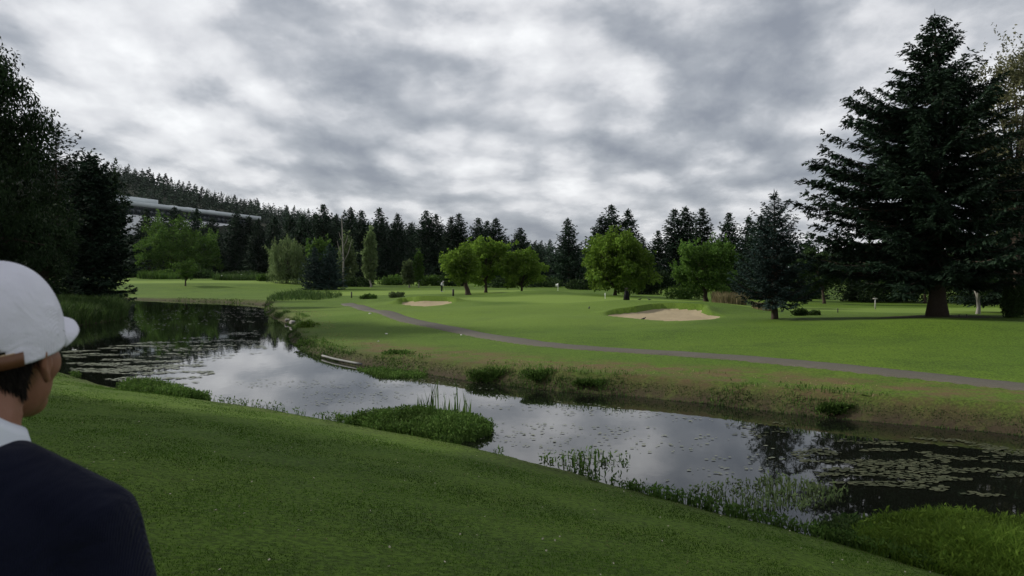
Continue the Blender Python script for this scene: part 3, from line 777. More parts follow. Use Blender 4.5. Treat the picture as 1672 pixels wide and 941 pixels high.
def clump(name,label,cat,poly_px,n,h,w,mat,seed,lean=.5,mn=.0,mound=.0,leafy=0,group=None,kind=None):
    rng=np.random.default_rng(seed)
    P=in_poly_px(poly_px,n,seed); poly=np.array([water_pt(*p)[:2] for p in poly_px])
    e=-poly_sd(P,poly); e=e/e.max(); z=groundz(P,mn)+mound*np.sqrt(np.clip(e,0,1))
    org=np.array([*poly.mean(0),0])
    A=Acc(); B=np.c_[P,z]-org
    hh=h*(.4+.6*np.sqrt(np.clip(e,0,1)))*(.45+1.0*np.clip(.5+2.2*fbm(P[:,0]*.7,P[:,1]*.7),0,1))
    A.add(*blades(B-[0,0,.03],hh,w,lean,rng))
    if leafy:
        k=rng.integers(n,size=leafy); b=B[k]+np.c_[rng.normal(size=(leafy,2))*.05,rng.uniform(0,1,leafy)*hh[k]]
        V,Fk=kites(b,rng.normal(size=(leafy,3))+np.array([0,0,.5]),rng.uniform(.05,.12,leafy),rng.uniform(.025,.05,leafy),rng); A.add(V,Fk)
    if mound>0 and mn is not None:   # a low earthen hump that the plants grow on
        pass
    o=link(name,A.mesh(name,M[mat]),None,org); tag(o,label,cat,group,kind); return o

clump('marsh_grass','thick marsh grass mound with tall reeds in the near water edge','marsh plant',[(562,690),(600,683),(690,676),(770,684),(806,700),(800,712),(770,722),(700,720),(620,706)],9000,.32,.018,'reed',301,.6,0,.12,leafy=9000)
clump('marsh_grass','low leafy marsh patch at the near water edge beside the man','marsh plant',[(190,634),(250,634),(330,646),(346,652),(300,660),(230,650)],4500,.32,.03,'reed',302,.5,0,.1,leafy=5000)
clump('marsh_grass','large bright grass bed in the lower right corner of the pond','marsh plant',[(1385,872),(1430,846),(1540,843),(1672,858),(1800,880),(1760,1010),(1600,965),(1480,930),(1400,900)],13000,.36,.021,'leafbright',303,1.0,0,.10,leafy=1500)
clump('marsh_plants','sparse upright water plants standing in the pond right of the middle','marsh plant',[(1120,800),(1180,785),(1280,780),(1385,800),(1380,815),(1300,835),(1200,835)],420,.2,.028,'leafpale',304,.4,0,0,leafy=420,kind='stuff')
clump('marsh_plants','thin scattered water plants near the centre of the near shore','water plants',[(880,750),(960,738),(1030,745),(1020,765),(1010,795),(920,770)],150,.2,.03,'reed',305,.4,0,0,leafy=200,kind='stuff')
clump('marsh_plants','dark weeds left of the large bright grass bed','marsh plant',[(1320,865),(1370,845),(1430,850),(1440,880),(1360,885)],900,.16,.03,'reeddark',306,.6,0,0,leafy=900,kind='stuff')
# reeds
rng=np.random.default_rng(310); A=Acc(); P=in_poly_px([(668,688),(700,680),(770,686),(775,698),(690,700)],80,311); org=np.array([*P.mean(0),0])
hh=np.where(rng.random(80)<.5,rng.uniform(.7,1.2,80),rng.uniform(.4,.8,80))
A.add(*blades(np.c_[P,np.zeros(80)]-org,hh,.034,.22,rng)); tag(link('tall_reeds',A.mesh('tall_reeds',M['reed']),None,org),'tall thin reeds rising from the near marsh grass mound','reeds')
# left tall grass bank and reed bed at pond's far end
rng=np.random.default_rng(312); P=np.stack([rng.uniform(-52,-25,90000),rng.uniform(54,112,90000)],-1); e=sdist(P); u_=P[:,0]/P[:,1]*F+CX
P=P[(e>-.25)&(e<7)&(u_<212)&(u_>-60)&(P[:,0]<-27)][:26000]; c0=np.array([-36.,75.,0]); A=Acc()
A.add(*blades(np.c_[P,groundz(P)-.03]-c0,.75+.9*np.clip(fbm(P[:,0]/3,P[:,1]/3)+.4,0,1),.07,.6,rng)); tag(link('tall_grass',A.mesh('tall_grass',M['reeddark']),None,c0),'dense tall grass on the left bank of the pond behind the man','tall grass')
clump('reed_bed','dark reed bed at the far right end of the pond','reeds',[(432,500),(470,498),(520,499),(556,495),(560,490),(520,487),(480,485),(445,489)],1500,1.0,.08,'reeddark',313,.8,None,0)
def gclump(name,label,cat,px,d,hw,dep,n,h,w,mat,seed,lean=.5):
    rng=np.random.default_rng(seed); c=at_d(px,d); r=hw/F*d
    q=nrm(rng.normal(size=(n,2)))*np.sqrt(rng.random((n,1))); P=c[:2]+q*np.array([r,dep]); z=groundz(P)
    A=Acc(); A.add(*blades(np.c_[P,z]-c-[0,0,.02],h,w,lean,rng)); return tag(link(name,A.mesh(name,M[mat]),None,c),label,cat)
gclump('dry_grass','tan dry tall grass behind the large bunker beside the pale trunk','tall grass',1190,76,26,2.5,1800,1.0,.06,'drygrass',320)
gclump('dry_grass','yellowish grass tuft left of the small bluish spruce trunk','tall grass',1245,62,14,1.5,600,.5,.05,'drygrass',321)
gclump('tall_grass','tall weeds along the back of the far lawn left of the willow','tall grass',395,206,48,4,1200,1.6,.14,'reeddark',322)
gclump('tall_grass','pale weeds at the back of the far lawn behind the small round tree','tall grass',265,210,40,4,1200,1.8,.14,'leafmid',323)
# shrubs on the far bank, by px of the water line
for i,(px,py,hw,hp,mat,lab,n) in enumerate([
 (800,626,42,29,'reed','largest yellow green shrub on the far bank of the pond',2600),
 (882,634,36,20,'reed','dark green shrub on the far bank right of the largest yellow green shrub',2000),
 (965,642,36,12,'reed','low green tuft on the far bank right of the dark green shrub',1400),
 (645,597,30,10,'reed','grass tuft on the far bank beside the end of the pipe',1300),
 (1372,684,40,18,'reed','bushy green tuft on the far bank below the big spruce',2000),
 (505,548,22,15,'leafbright','mossy yellow green tuft on the bank left of the path',1200),
 (500,570,22,14,'reed','green tuft at the upper end of the pipe',800),
 (452,522,22,14,'reed','green tuft at the inner corner of the far bank',800),
]):
    w=water_pt(px,py); d=w[1]+.25; bush(lab,px,d,hw,hp,mat,240+i,'bank_shrub','shrub',n,.10,.035,'shrubs on the far bank',.35,.9,z=max(hz((px-CX)/F*d,d)-.02,0))
# weed floating off the far bank
def pads(name,label,polys,seed,r,mat,cluster=.9,thr=.02,kind='stuff'):
    rng=np.random.default_rng(seed); A=Acc()
    for poly,n in polys:
        P=in_poly_px(poly,n*3,seed); f=fbm(P[:,0]*cluster*.5,P[:,1]*cluster*1.1,3); P=P[f>thr][:n]
        P=P[sdist(P)<-.05]
        k=len(P)
        if not k: continue
        rad=rng.uniform(.4,1.2,k)*r; a=np.linspace(0,6.283,8)[:-1]+rng.uniform(0,6.28,(k,1))
        tilt=rng.normal(size=(k,2))*.05
        X=np.cos(a)*rad[:,None]; Y=np.sin(a)*rad[:,None]*rng.uniform(.7,1,(k,1)); Z=.012+rng.uniform(0,.008,(k,1))+np.abs(X*tilt[:,:1]+Y*tilt[:,1:])
        V=np.stack([P[:,:1]+X,P[:,1:]+Y,Z],-1).reshape(-1,3)
        A.add(V,np.arange(k*7).reshape(k,7))
    return tag(link(name,A.mesh(name,mat)),label,'water plants',None,kind)
mpad,nt,out=new_mat('lily pads'); g_n=N(nt,'ShaderNodeNewGeometry')
principled(nt,out,mixc(nt,g_n.outputs['Random Per Island'],(.05,.065,.03),(.13,.14,.085)),.45,.5)
mpd2,nt,out=new_mat('dark lily pads'); g_n=N(nt,'ShaderNodeNewGeometry')
principled(nt,out,mixc(nt,g_n.outputs['Random Per Island'],(.022,.028,.012),(.06,.065,.035)),.75,.12)
pads('lily_pads','scattered floating leaves on the left part of the pond',[
 ([(100,575),(230,560),(330,590),(360,620),(250,635),(120,610)],2600),
 ([(230,560),(420,540),(440,575),(350,590)],700),
 ([(340,505),(430,500),(440,520),(400,530),(340,520)],350),
 ([(200,512),(330,500),(340,530),(210,545)],200)],330,.085,mpad,1.3,.04)
pads('lily_pads','flat floating leaves on the dark water at the right edge',[
 ([(1290,740),(1400,712),(1560,718),(1672,735),(1672,820),(1500,800),(1350,790)],1900),
 ([(1180,690),(1300,690),(1310,720),(1200,715)],90)],331,.05,mpd2,2.4,.05)
pads('floating_weed','tiny floating specks scattered over the open bright water',[
 ([(360,620),(700,620),(1000,665),(1200,690),(1300,760),(1100,790),(850,730),(480,660)],900)],332,.045,mpad,.8,-.05)
clump('marsh_grass','low green grass at the waterline beside the end of the pipe','marsh plant',[(580,603),(640,600),(700,610),(690,617),(620,618)],2600,.16,.03,'reed',333,.6,0,.03,leafy=1200)

# near shore fringe, far shore fringe, lawn blades: uncountable
def fringe(name,label,seed,sel,n,h,w,mat,off=(-.12,.35),leafy=0,thr=-.03):
    rng=np.random.default_rng(seed); A_=SH; B_=np.roll(SH,-1,0); mid=(A_+B_)/2; L=np.hypot(*(B_-A_).T)*sel(mid)
    k=rng.choice(len(SH),n,p=L/L.sum()); P=A_[k]+(B_[k]-A_[k])*rng.random((n,1)); tn=nrm(B_[k]-A_[k]); nn=np.stack([-tn[:,1],tn[:,0]],-1)
    P=P+nn*rng.uniform(-off[1]-.4 if off[1]>.4 else -.45,off[1]+.4 if off[1]>.4 else .45,n)[:,None]; e=sdist(P)+.35*fbm(P[:,0]/1.3,P[:,1]/1.3)
    c=fbm(P[:,0]*.45+9,P[:,1]*.45)
    ok=(e>off[0])&(e<off[1])&(c>thr); P=P[ok]; c=c[ok]
    z=groundz(P,0); A=Acc(); hh=h*(.4+1.9*np.clip(c+.12,0,.6))
    A.add(*blades(np.c_[P,z-.02],hh,w,.5,rng))
    if leafy:
        k=rng.integers(len(P),size=leafy); b=np.c_[P[k]+rng.normal(size=(leafy,2))*.03,z[k]+rng.random(leafy)*hh[k]]
        V,Fk=kites(b,rng.normal(size=(leafy,3))+np.array([0,0,.6]),rng.uniform(.05,.11,leafy),rng.uniform(.025,.045,leafy),rng); A.add(V,Fk)
    return tag(link(name,A.mesh(name,M[mat])),label,'plants',None,'stuff')
fringe('shore_plants','ragged leafy plants along the near edge of the pond',340,lambda m:((.684*m[:,0]+.729*m[:,1]<15)&(m[:,1]>5))*(1-.85*((m[:,0]>-10.5)&(m[:,0]<-4.8))),18000,.22,.02,'reed',(-.25,.12),9000,.015)
fringe('bank_grass','rough grass hanging along the far bank of the pond',341,lambda m:((.684*m[:,0]+.729*m[:,1]>17)&(m[:,1]<75)&(m[:,0]>-22)&(m[:,0]<20)).astype(float),42000,.15,.024,'reeddark',(-.2,.42),0,-.5)
fringe('bank_grass','olive and straw grass spread over the far bank of the pond',344,lambda m:((.684*m[:,0]+.729*m[:,1]>17)&(m[:,1]<75)&(m[:,0]>-22)&(m[:,0]<24)).astype(float),9000,.10,.022,'drygrass',(.3,2.6),0,-.05)
fringe('bank_grass','lighter tufts growing on the far bank of the pond',343,lambda m:((.684*m[:,0]+.729*m[:,1]>17)&(m[:,1]<75)&(m[:,0]>-22)&(m[:,0]<20)).astype(float),16000,.20,.024,'reed',(-.1,1.1),1500,.0)
fringe('bank_grass','rough grass along the pond end below the far lawn',342,lambda m:((m[:,1]>75)).astype(float),5000,.16,.08,'reed',(-.3,.5))

rng=np.random.default_rng(350); n=420000
d=3.2+ (rng.random(n)**1.5)*31; x=rng.uniform(-.66,.66,n)*d; P=np.stack([x,d],-1)
z,sd=shaped(P[:,0],P[:,1]); ok=(sd>.05)&(.684*P[:,0]+.729*P[:,1]<15)&(fbm(P[:,0]*.8+3,P[:,1]*.8)+rng.normal(size=n)*.12>-.16); P=P[ok]; z=z[ok]
c=.5+1.6*fbm(P[:,0]*1.2,P[:,1]*1.2)
A=Acc(); A.add(*blades(np.c_[P,z-.005],(.008+.020*np.clip(c+.22*np.sin((.684*P[:,0]+.729*P[:,1])*2.4),0,1.2))*(1+.01*P[:,1]),.0032+.00055*P[:,1],.9,rng))
rng=np.random.default_rng(355); k=rng.integers(len(P),size=5000); Q=P[k]+rng.normal(size=(5000,2))*.02; q=fbm(Q[:,0]*.6+31,Q[:,1]*.6)+rng.normal(size=5000)*.1>.08; Q=Q[q]
A2=Acc(); A2.add(*blades(np.c_[Q,shaped(Q[:,0],Q[:,1])[0]-.004],.03,.005+.0004*Q[:,1],1.2,rng)); tag(link('dry_blades',A2.mesh('dry_blades',M['drygrass'])),'straw coloured dead blades among the near lawn','grass',None,'stuff')
tag(link('lawn_grass',A.mesh('lawn_grass',M['lawnblade'])),'short mown grass on the near lawn','grass',None,'stuff')
# daisies and fallen petals
rng=np.random.default_rng(351); n=190; d=rng.uniform(4.5,19,n); P=np.stack([rng.uniform(-.5,.6,n)*d,d],-1); z,sd=shaped(P[:,0],P[:,1]); ok=sd>.4; P=P[ok];z=z[ok];n=len(P)
V,Fk=kites(np.c_[P,z+.04],np.c_[rng.normal(size=(n,2)),rng.normal(size=n)*.3],.028,.022,rng,np.array([0,0,1.]))
tag(link('fallen_leaves',mesh_np('fallen_leaves',V,Fk,simple('dry pale leaf',(.42,.38,.30),.8,.2,.5,.8))),'small pale leaves and petals scattered on the near lawn','leaves',None,'stuff')

# ------------------------------------------------------------------ hillside building
zr=H+(HY-326)/F*500
ang=math.atan2(bB[1]-bA[1],bB[0]-bA[0]); Lb=float(np.hypot(*(bB-bA)))
bt=thing('office_building','long low white building with flat grey roof on the wooded hillside','building',(bA[0],bA[1],zr-16),ang)
mw=simple('white wall panels',(.72,.74,.76),.6,.3,.08,.2); mr=simple('pale metal roof',(.50,.55,.56),.5,.4,.1,.3); mg=simple('dark glass',(.03,.04,.05),.1,.6,.2,.3)
def part(name,boxes,mat,par):
    A=Acc()
    for lo,hi in boxes: A.add(*box(lo,hi))
    return link(name,A.mesh(name,mat),par)
# local +x along the facade, camera side is local +y or -y
side=-1 if (np.cross(np.append(bB-bA,0),np.append(-bA,0))[2]<0) else 1
def yb(a,b): return (min(a*side,b*side),max(a*side,b*side))
y0,y1=yb(-34,0); part('wall',[((0,y0,-8),(Lb,y1,8.0))],mw,bt)
y0,y1=yb(-33.8,-.3); part('upper_wall',[((.3,y0,8.0),(Lb-.3,y1,13.4))],simple('recessed upper wall',(.10,.11,.12),.5,.4,.1,.3),bt)
y0,y1=yb(-36,3.0); part('roof',[((-2,y0,13.4),(Lb+8,y1,16.0))],mr,bt)
y0,y1=yb(-24,-4); part('penthouse',[((8,y0,16.0),(46,y1,19.4))],mr,bt)
y0,y1=yb(-12,-8); 
for xx in (66,84,112): part('roof_vent',[((xx,y0,16),(xx+7,y1,17.6))],mw,bt)
for k_ in range(int(Lb//6)):
    y0,y1=yb(-.28,.05); part('window',[((1+k_*6,y0,8.6),(6.4+k_*6,y1,12.8))],mg,bt)

# ------------------------------------------------------------------ course furniture
def prim(name,acc,mat,par=None,smooth=False): return link(name,acc.mesh(name,mat,smooth),par)
mwh=simple('white paint',(.8,.8,.78),.5,.3,.05); mdk=simple('dark painted wood',(.03,.028,.025),.7,.2,.2); mbk=simple('black nylon',(.006,.006,.007),.8,.1,.2)
def post(label,p,h,r,mat,top=None,name='marker_post'):
    t=thing(name,label,'post',p); A=Acc(); A.add(*tube([[0,0,-.1],[0,0,h]],[r,r],8)); prim('post',A,mat,t)
    if top: A=Acc(); A.add(*lathe([(0,h+.13),(r*1.3,h+.11),(r*1.5,h+.03),(r*1.2,h-.02),(0,h-.02)],10)); prim('cap',A,top,t,True)
    return t
post('dark wooden post left of the leaning tree',at_d(740,96),.85,.11,mdk)
post('white topped marker left one at the back of the far lawn',at_d(362,204),1.0,.12,mdk,mwh)
post('white topped marker middle one at the back of the far lawn',at_d(394,206),1.3,.14,mdk,mwh)
post('white topped marker nearest the willow at the back of the far lawn',at_d(441,190),.9,.14,mdk,mwh)
post('tiny dark stake on the lawn right of the small bluish spruce',at_d(1368,62),.3,.04,mdk)
post('left one of two tiny dark stakes right of the big spruce trunk',at_d(1566,47.5),.14,.03,mdk)
post('right one of two tiny dark stakes right of the big spruce trunk',at_d(1578,47.5),.16,.03,mdk)
post('short dark post by the reed bed at the end of the path',at_d(574,100),.7,.08,mdk)
# white sign post with arms
t=thing('sign_post','pale post with a short crossarm on the far lawn left of the big spruce','post',at_d(1429,76)); mgw=simple('weathered grey wood',(.35,.34,.32),.8,.2,.2); A=Acc(); A.add(*tube([[0,0,-.1],[0,0,1.0]],[.055,.05],8)); prim('post',A,mgw,t)
A=Acc(); A.add(*box((-.2,-.03,.88),(.2,.03,.98))); prim('crossarm',A,mgw,t)
# flags
def flag(label,p,h,fw):
    t=thing('golf_flag',label,'flag',p); A=Acc(); A.add(*tube([[0,0,-.2],[0,0,h]],[.03,.025],8)); prim('pole',A,mwh,t)
    n=8; xs_=np.linspace(0,fw,n); top=[(-x_,.06*math.sin(x_*9),h-.02-.25*x_) for x_ in xs_]; bot=[(-x_,.06*math.sin(x_*9+.4),h-.42-.02*x_) for x_ in xs_]
    V=np.array(top+bot); V=np.concatenate([V,V+[0,.012,0]]); m=2*n; Fl=[]
    for i in range(n-1): Fl+=[[i,i+1,n+i+1,n+i],[m+i,m+n+i,m+n+i+1,m+i+1],[i,m+i,m+i+1,i+1],[n+i,n+i+1,m+n+i+1,m+n+i]]
    Fl+=[[0,n,m+n,m],[n-1,m+n-1,m+2*n-1,2*n-1]]
    A=Acc(); A.add(V,np.array(Fl)); prim('flag_cloth',A,mwh,t)
fb=at_d(911,118); flag('white golf flag on a pole in front of the lone pointed conifer',fb,H-(463-HY)/F*118-fb[2],.32)
post('short pale stick left of the black golf bag',at_d(988,74),.5,.022,mwh)
# golf bag
t=thing('golf_bag','black golf bag standing upright on the green','golf bag',at_d(1023,72)); A=Acc()
A.add(*lathe([(0,0),(.26,0),(.27,.06),(.23,.35),(.17,.7),(.15,.72),(.16,.78),(.0,.78)],14,1,.8)); prim('bag_body',A,mbk,t,True)
A=Acc(); A.add(*tube([[.13,.02,.72],[.2,.02,.55],[.25,.02,.3]],[.025,.02,.02],6)); prim('strap',A,mdk,t)
for k_,(ax,ay) in enumerate(((-.06,.02),(.03,.05),(.07,-.03))):
    A=Acc(); A.add(*tube([[ax,ay,.7],[ax*1.2,ay*1.2,.95]],[.012,.012],6)); A.add(*lathe([(0,.93),(.045,.94),(.05,.98),(.03,1.02),(0,1.02)],8)+() if False else (lathe([(0,.93),(.045,.94),(.05,.98),(.03,1.02),(0,1.02)],8)[0]+np.array([ax*1.2,ay*1.2,0]),lathe([(0,.93),(.045,.94),(.05,.98),(.03,1.02),(0,1.02)],8)[1])); prim('golf_club',A,mdk,t,True)
# crows
def vox(name,parts,mat,size,smooth_it=4,parent=None):
    """one continuous skin from overlapping volumes (voxel remesh)"""
    me=bpy.data.meshes.new(name+'_src'); bm=bmesh.new()
    for pt in parts:
        if pt[0]=='e':
            _,c,r,rot=pt; r_=bmesh.ops.create_uvsphere(bm,u_segments=20,v_segments=14,radius=1)
            mtx=Matrix.Translation(c)@(Euler(rot).to_matrix().to_4x4())@Matrix.Diagonal((*r,1)); bmesh.ops.transform(bm,matrix=mtx,verts=r_['verts'])
        else:
            _,P,rad=pt
            P=[Vector(p) for p in P]
            for a,b,ra,rb in zip(P[:-1],P[1:],rad[:-1],rad[1:]):
                n=max(2,int((b-a).length/(min(ra,rb)*.35)))
                for i in range(n+1):
                    s=i/n; r_=bmesh.ops.create_icosphere(bm,subdivisions=2,radius=ra*(1-s)+rb*s)
                    bmesh.ops.translate(bm,verts=r_['verts'],vec=a.lerp(b,s))
    bm.to_mesh(me); bm.free()
    o=bpy.data.objects.new(name,me); C.objects.link(o)
    m=o.modifiers.new('r','REMESH'); m.mode='VOXEL'; m.voxel_size=size; m.use_smooth_shade=True
    if smooth_it:
        s=o.modifiers.new('s','SMOOTH'); s.iterations=smooth_it; s.factor=.5
    dg=bpy.context.evaluated_depsgraph_get(); dg.update()
    nm=bpy.data.meshes.new_from_object(o.evaluated_get(dg)); nm.name=name
    o.modifiers.clear(); o.data=nm; bpy.data.meshes.remove(me)
    nm.materials.clear(); nm.materials.append(mat)
    for p_ in nm.polygons: p_.use_smooth=True
    if parent: o.parent=parent
    return o
crow=None
mcr=simple('black feathers',(.012,.012,.013),.5,.4,.2)
for px,d,rz,lab in ((1045,68,.3,'left one of two small dark birds on the green right of the golf bag'),(1060,68,2.6,'right one of two small dark birds on the green right of the golf bag'),(962,60,1.2,'small dark bird on the lawn left of the large bunker'),(1051,53.2,.2,'small dark bird at the front edge of the large bunker')):
    if crow is None:
        crow=vox('bird',[('e',(0,0,.17),(.17,.085,.085),(0,-.25,0)),('e',(.17,0,.27),(.055,.05,.052),(0,0,0)),('c',[(.1,0,.2),(.16,0,.27)],[.06,.045]),('c',[(.2,0,.27),(.26,0,.255)],[.022,.01]),('c',[(-.12,0,.15),(-.3,0,.1)],[.05,.03]),('c',[(.01,.035,.1),(.02,.035,0)],[.016,.014]),('c',[(.01,-.035,.1),(.02,-.035,0)],[.016,.014])],mcr,.011,2); o=crow
    else: o=crow.copy(); C.objects.link(o)
    o.location=at_d(px,d)+[0,0,.05]; o.rotation_euler=(0,0,rz); o.scale=(.62,)*3; tag(o,lab,'bird',None)
# pipe along the bank, stones
pp=[water_pt(530,583.5),water_pt(550,589),water_pt(572,593.5),water_pt(594,597.5)]; pp=[p+np.array([-.05,-.25,.10]) for p in pp]; c0=np.array([pp[0][0],pp[0][1],0])
A=Acc(); Q=np.array(pp)-c0; A.add(*tube(np.array([Q[0],(Q[0]+Q[1])/2,Q[1],(Q[1]+Q[2])/2,Q[2],(Q[2]+Q[3])/2,Q[3]]),.045,12))
tag(link('drain_pipe',A.mesh('drain_pipe',simple('weathered plastic pipe',(.15,.155,.15),.7,.2,.4,2),True),None,c0),'grey pipe lying along the far bank of the pond','pipe')
def stone(seed,r,mat):
    bm=bmesh.new(); bmesh.ops.create_icosphere(bm,subdivisions=3,radius=r); rg=np.random.default_rng(seed); ph=rg.uniform(0,6,6)
    for v in bm.verts:
        c=v.co/r; v.co*=1+.18*math.sin(3*c.x+ph[0])*math.sin(2.5*c.y+ph[1])+.1*math.sin(5*c.z+ph[2]+2*c.x); v.co.z*=.6
    me=bpy.data.meshes.new('stone'); bm.to_mesh(me); bm.free(); me.materials.append(mat)
    for p_ in me.polygons: p_.use_smooth=True
    return me
mst=simple('grey stone',(.22,.21,.2),.85,.2,.4,5,.5); mpl=simple('pale stone',(.55,.54,.5),.8,.2,.25,5,.3)
for i,(px,py,r,mt,lab) in enumerate([(479,529,.28,mst,'largest grey stone at the inner corner of the far bank'),(470,524,.2,mst,'grey stone left of the largest stone on the far bank'),(500,531,.2,mst,'dark stone right of the largest stone on the far bank'),
   (631,546,.07,mpl,'pale small stone on the lawn between the pipe and the path'),(753,548,.055,mpl,'tiny pale stone on the lawn just left of the path'),(604,513,.08,mpl,'tiny pale stone beside the far end of the path'),(618,558,.04,mpl,'tiniest pale stone on the lawn above the pipe'),(1485,846,.07,mst,'grey stone behind the large bright grass bed')]):
    b=ground_hit(px,py) if py<800 else water_pt(px,py); tag(link('stone',stone(400+i,r,mt),None,b+[0,0,r*.25]),lab,'stone')

# ------------------------------------------------------------------ far golfer
skin=simple('skin',(.36,.20,.14),.55,.35,.12,8); mshirt=simple('grey shirt',(.42,.43,.45),.8,.1,.1); mtro=simple('dark trousers',(.02,.021,.027),.85,.1,.2); mshoe=simple('white shoe',(.6,.6,.58),.6,.2,.1)
gp=at_d(721,122)
t=thing('person','distant golfer in a grey top and dark trousers bending over a putt','person',gp,-.4)
hd=Vector((.28,0,1.42))
vox('body',[('e',hd,(.09,.075,.115),(0,.4,0)),('c',[(.2,0,1.32),(.1,0,1.2)],[.055,.065]),('c',[(.08,0,1.15),(0,0,.9)],[.14,.13]),
  ('c',[(.12,.17,1.18),(.22,.14,.98),(.33,.04,.84)],[.05,.042,.034]),('c',[(.12,-.17,1.18),(.22,-.14,.98),(.33,-.02,.82)],[.05,.042,.034]),
  ('e',(.34,.03,.80),(.035,.03,.05),(0,0,0)),('e',(.34,-.01,.77),(.035,.03,.05),(0,0,0)),
  ('c',[(0,.09,.88),(.05,.1,.48),(0,.1,.08)],[.085,.062,.045]),('c',[(0,-.09,.88),(.05,-.1,.48),(0,-.1,.08)],[.085,.062,.045]),('c',[(0,.1,.05),(.16,.11,.04)],[.045,.035]),('c',[(0,-.1,.05),(.16,-.11,.04)],[.045,.035])],skin,.02,3,t)
vox('shirt',[('c',[(.13,0,1.2),(.03,0,.95)],[.165,.165]),('c',[(.1,.12,1.2),(.1,-.12,1.2)],[.12,.12]),('c',[(.12,.18,1.18),(.22,.15,.98),(.29,.08,.89)],[.075,.065,.05]),('c',[(.12,-.18,1.18),(.22,-.15,.98),(.29,-.07,.89)],[.075,.065,.05])],mshirt,.02,3,t)
vox('trousers',[('c',[(-.02,.06,.88),(-.02,-.06,.88)],[.14,.14]),('c',[(0,.09,.88),(.05,.1,.48),(0,.1,.1)],[.105,.08,.07]),('c',[(0,-.09,.88),(.05,-.1,.48),(0,-.1,.1)],[.105,.08,.07])],mtro,.02,3,t)
for s in (.1,-.1): vox('shoe',[('c',[(-.02,s,.045),(.19,s*1.1,.04)],[.055,.042])],mshoe,.015,2,t)
vox('cap',[('e',hd+Vector((-.01,0,.05)),(.105,.09,.085),(0,.4,0)),('e',hd+Vector((.1,0,.03)),(.08,.07,.015),(0,.5,0))],mshirt,.012,2,t)
A=Acc(); A.add(*tube([[0,0,.82],[.18,0,.03]],[.012,.01],6)); A.add(*box((.16,-.06,0),(.20,.06,.035)))
cl_=prim('golf_putter',A,simple('steel',(.4,.4,.42),.3,.5,.1)); cl_.location=gp+np.array([.34*math.cos(-.4),.34*math.sin(-.4),0]); cl_.rotation_euler=(0,0,-.4); tag(cl_,'thin putter held by the distant golfer','golf club')

# ------------------------------------------------------------------ the man in the cap
mx,my=(-45-CX)/F*1.30,1.30
mz=hz(mx,my); 
gz_man=4.02-1.797
root=thing('person','man in a white baseball cap and navy sweater looking across the pond','person',(mx,my,gz_man),R(4))
# local frame: +y is where the body faces
HA=-R(5)            # head turned further to the right
HT=R(9)              # chin slightly up
Mh=Matrix.Translation((0,.072,1.562))@Matrix.Rotation(HA,4,'Z')@Matrix.Rotation(HT,4,'X')@Matrix.Scale(1.06,4)   # pivot at top of the neck
def hp(x,y,z): return Mh@Vector((x,y,z))
hrot=(HT,0,HA)
def E(c,r,rot=(0,0,0)):
    m=(Mh.to_3x3().normalized()@Euler(rot).to_matrix()).to_euler(); return ('e',hp(*c),r,tuple(m))
def CC(P,r): return ('c',[hp(*p) for p in P],r)
mskin,nt,out=new_mat('weathered skin'); tc=N(nt,'ShaderNodeTexCoord'); OB=tc.outputs['Object']
principled(nt,out,mixc(nt,noise(nt,OB,14,5),(.20,.088,.055),(.29,.145,.095)),.5,.35,bump(nt,noise(nt,OB,160,3),.25,.002),**{'Subsurface Weight':.08})
def finger(base,dirv,L,r,curl,side):
    p=[Vector(base)]; d=Vector(dirv).normalized(); ax=Vector(side)
    for k_,f in enumerate((.45,.32,.23)):
        d=Matrix.Rotation(curl*(.6+.4*k_),3,ax)@d; p.append(p[-1]+d*L*f)
    return ('c',[tuple(q) for q in p],[r,r*.95,r*.85,r*.7])
bod=[E((0,.012,.10),(.074,.094,.112)),E((0,.04,.025),(.060,.064,.066)),E((0,.072,-.018),(.034,.032,.028)),E((0,.10,.105),(.05,.02,.02)),
 CC([(0,.105,.095),(0,.125,.06)],[.011,.016]),CC([(-.02,.098,.030),(0,.105,.030),(.02,.098,.030)],[.009,.011,.009]),
 CC([(.076,.012,.085),(.083,-.004,.094),(.087,-.016,.082),(.085,-.016,.062),(.079,-.004,.045),(.074,.008,.036)],[.006,.006,.0065,.006,.006,.0075]),CC([(-.076,.012,.085),(-.083,-.004,.094),(-.087,-.016,.082),(-.085,-.016,.062),(-.079,-.004,.045),(-.074,.008,.036)],[.006,.006,.0065,.006,.006,.0075]),E((.077,.0,.066),(.006,.016,.026),(0.15,0,-.35)),E((-.077,.0,.066),(.006,.016,.026),(.15,0,.35)),
 E((.050,.055,.05),(.018,.028,.03)),E((-.050,.055,.05),(.018,.028,.03)),
 ('c',[tuple(hp(0,-.022,.05)),(0,.02,1.55),(0,-.02,1.44)],[.056,.060,.07]),
 ('c',[(0,-.01,1.37),(0,0,1.2),(0,.0,1.0)],[.085,.10,.11]),('c',[(-.14,-.01,1.375),(.14,-.01,1.375)],[.055,.055])]
for s in (1,-1):
    bod+=[('c',[(s*.175,-.01,1.365),(s*.25,-.03,1.12),(s*.25,.05,.88)],[.055,.043,.03]),
      ('e',(s*.25,.07,.80),(.02,.04,.055),(-.2,0,0)),
      ('c',[(s*.095,0,.98),(s*.10,.01,.52),(s*.10,-.02,.09)],[.09,.062,.042]),('c',[(s*.10,-.03,.05),(s*.115,.14,.035)],[.042,.03])]
    for k_,(dy,L) in enumerate(((-.024,.062),(-.008,.075),(.009,.08),(.026,.072))):
        bod.append(finger((s*.25,.075+dy,.765),(0,.12+dy*2,-1),L,.0095,.25*s,(0,1,0)))
    bod.append(finger((s*.243,.105,.81),(-s*.15,.65,-.75),.062,.011,.2*s,(0,1,0)))
vox('body',bod,mskin,.0055,3,root)
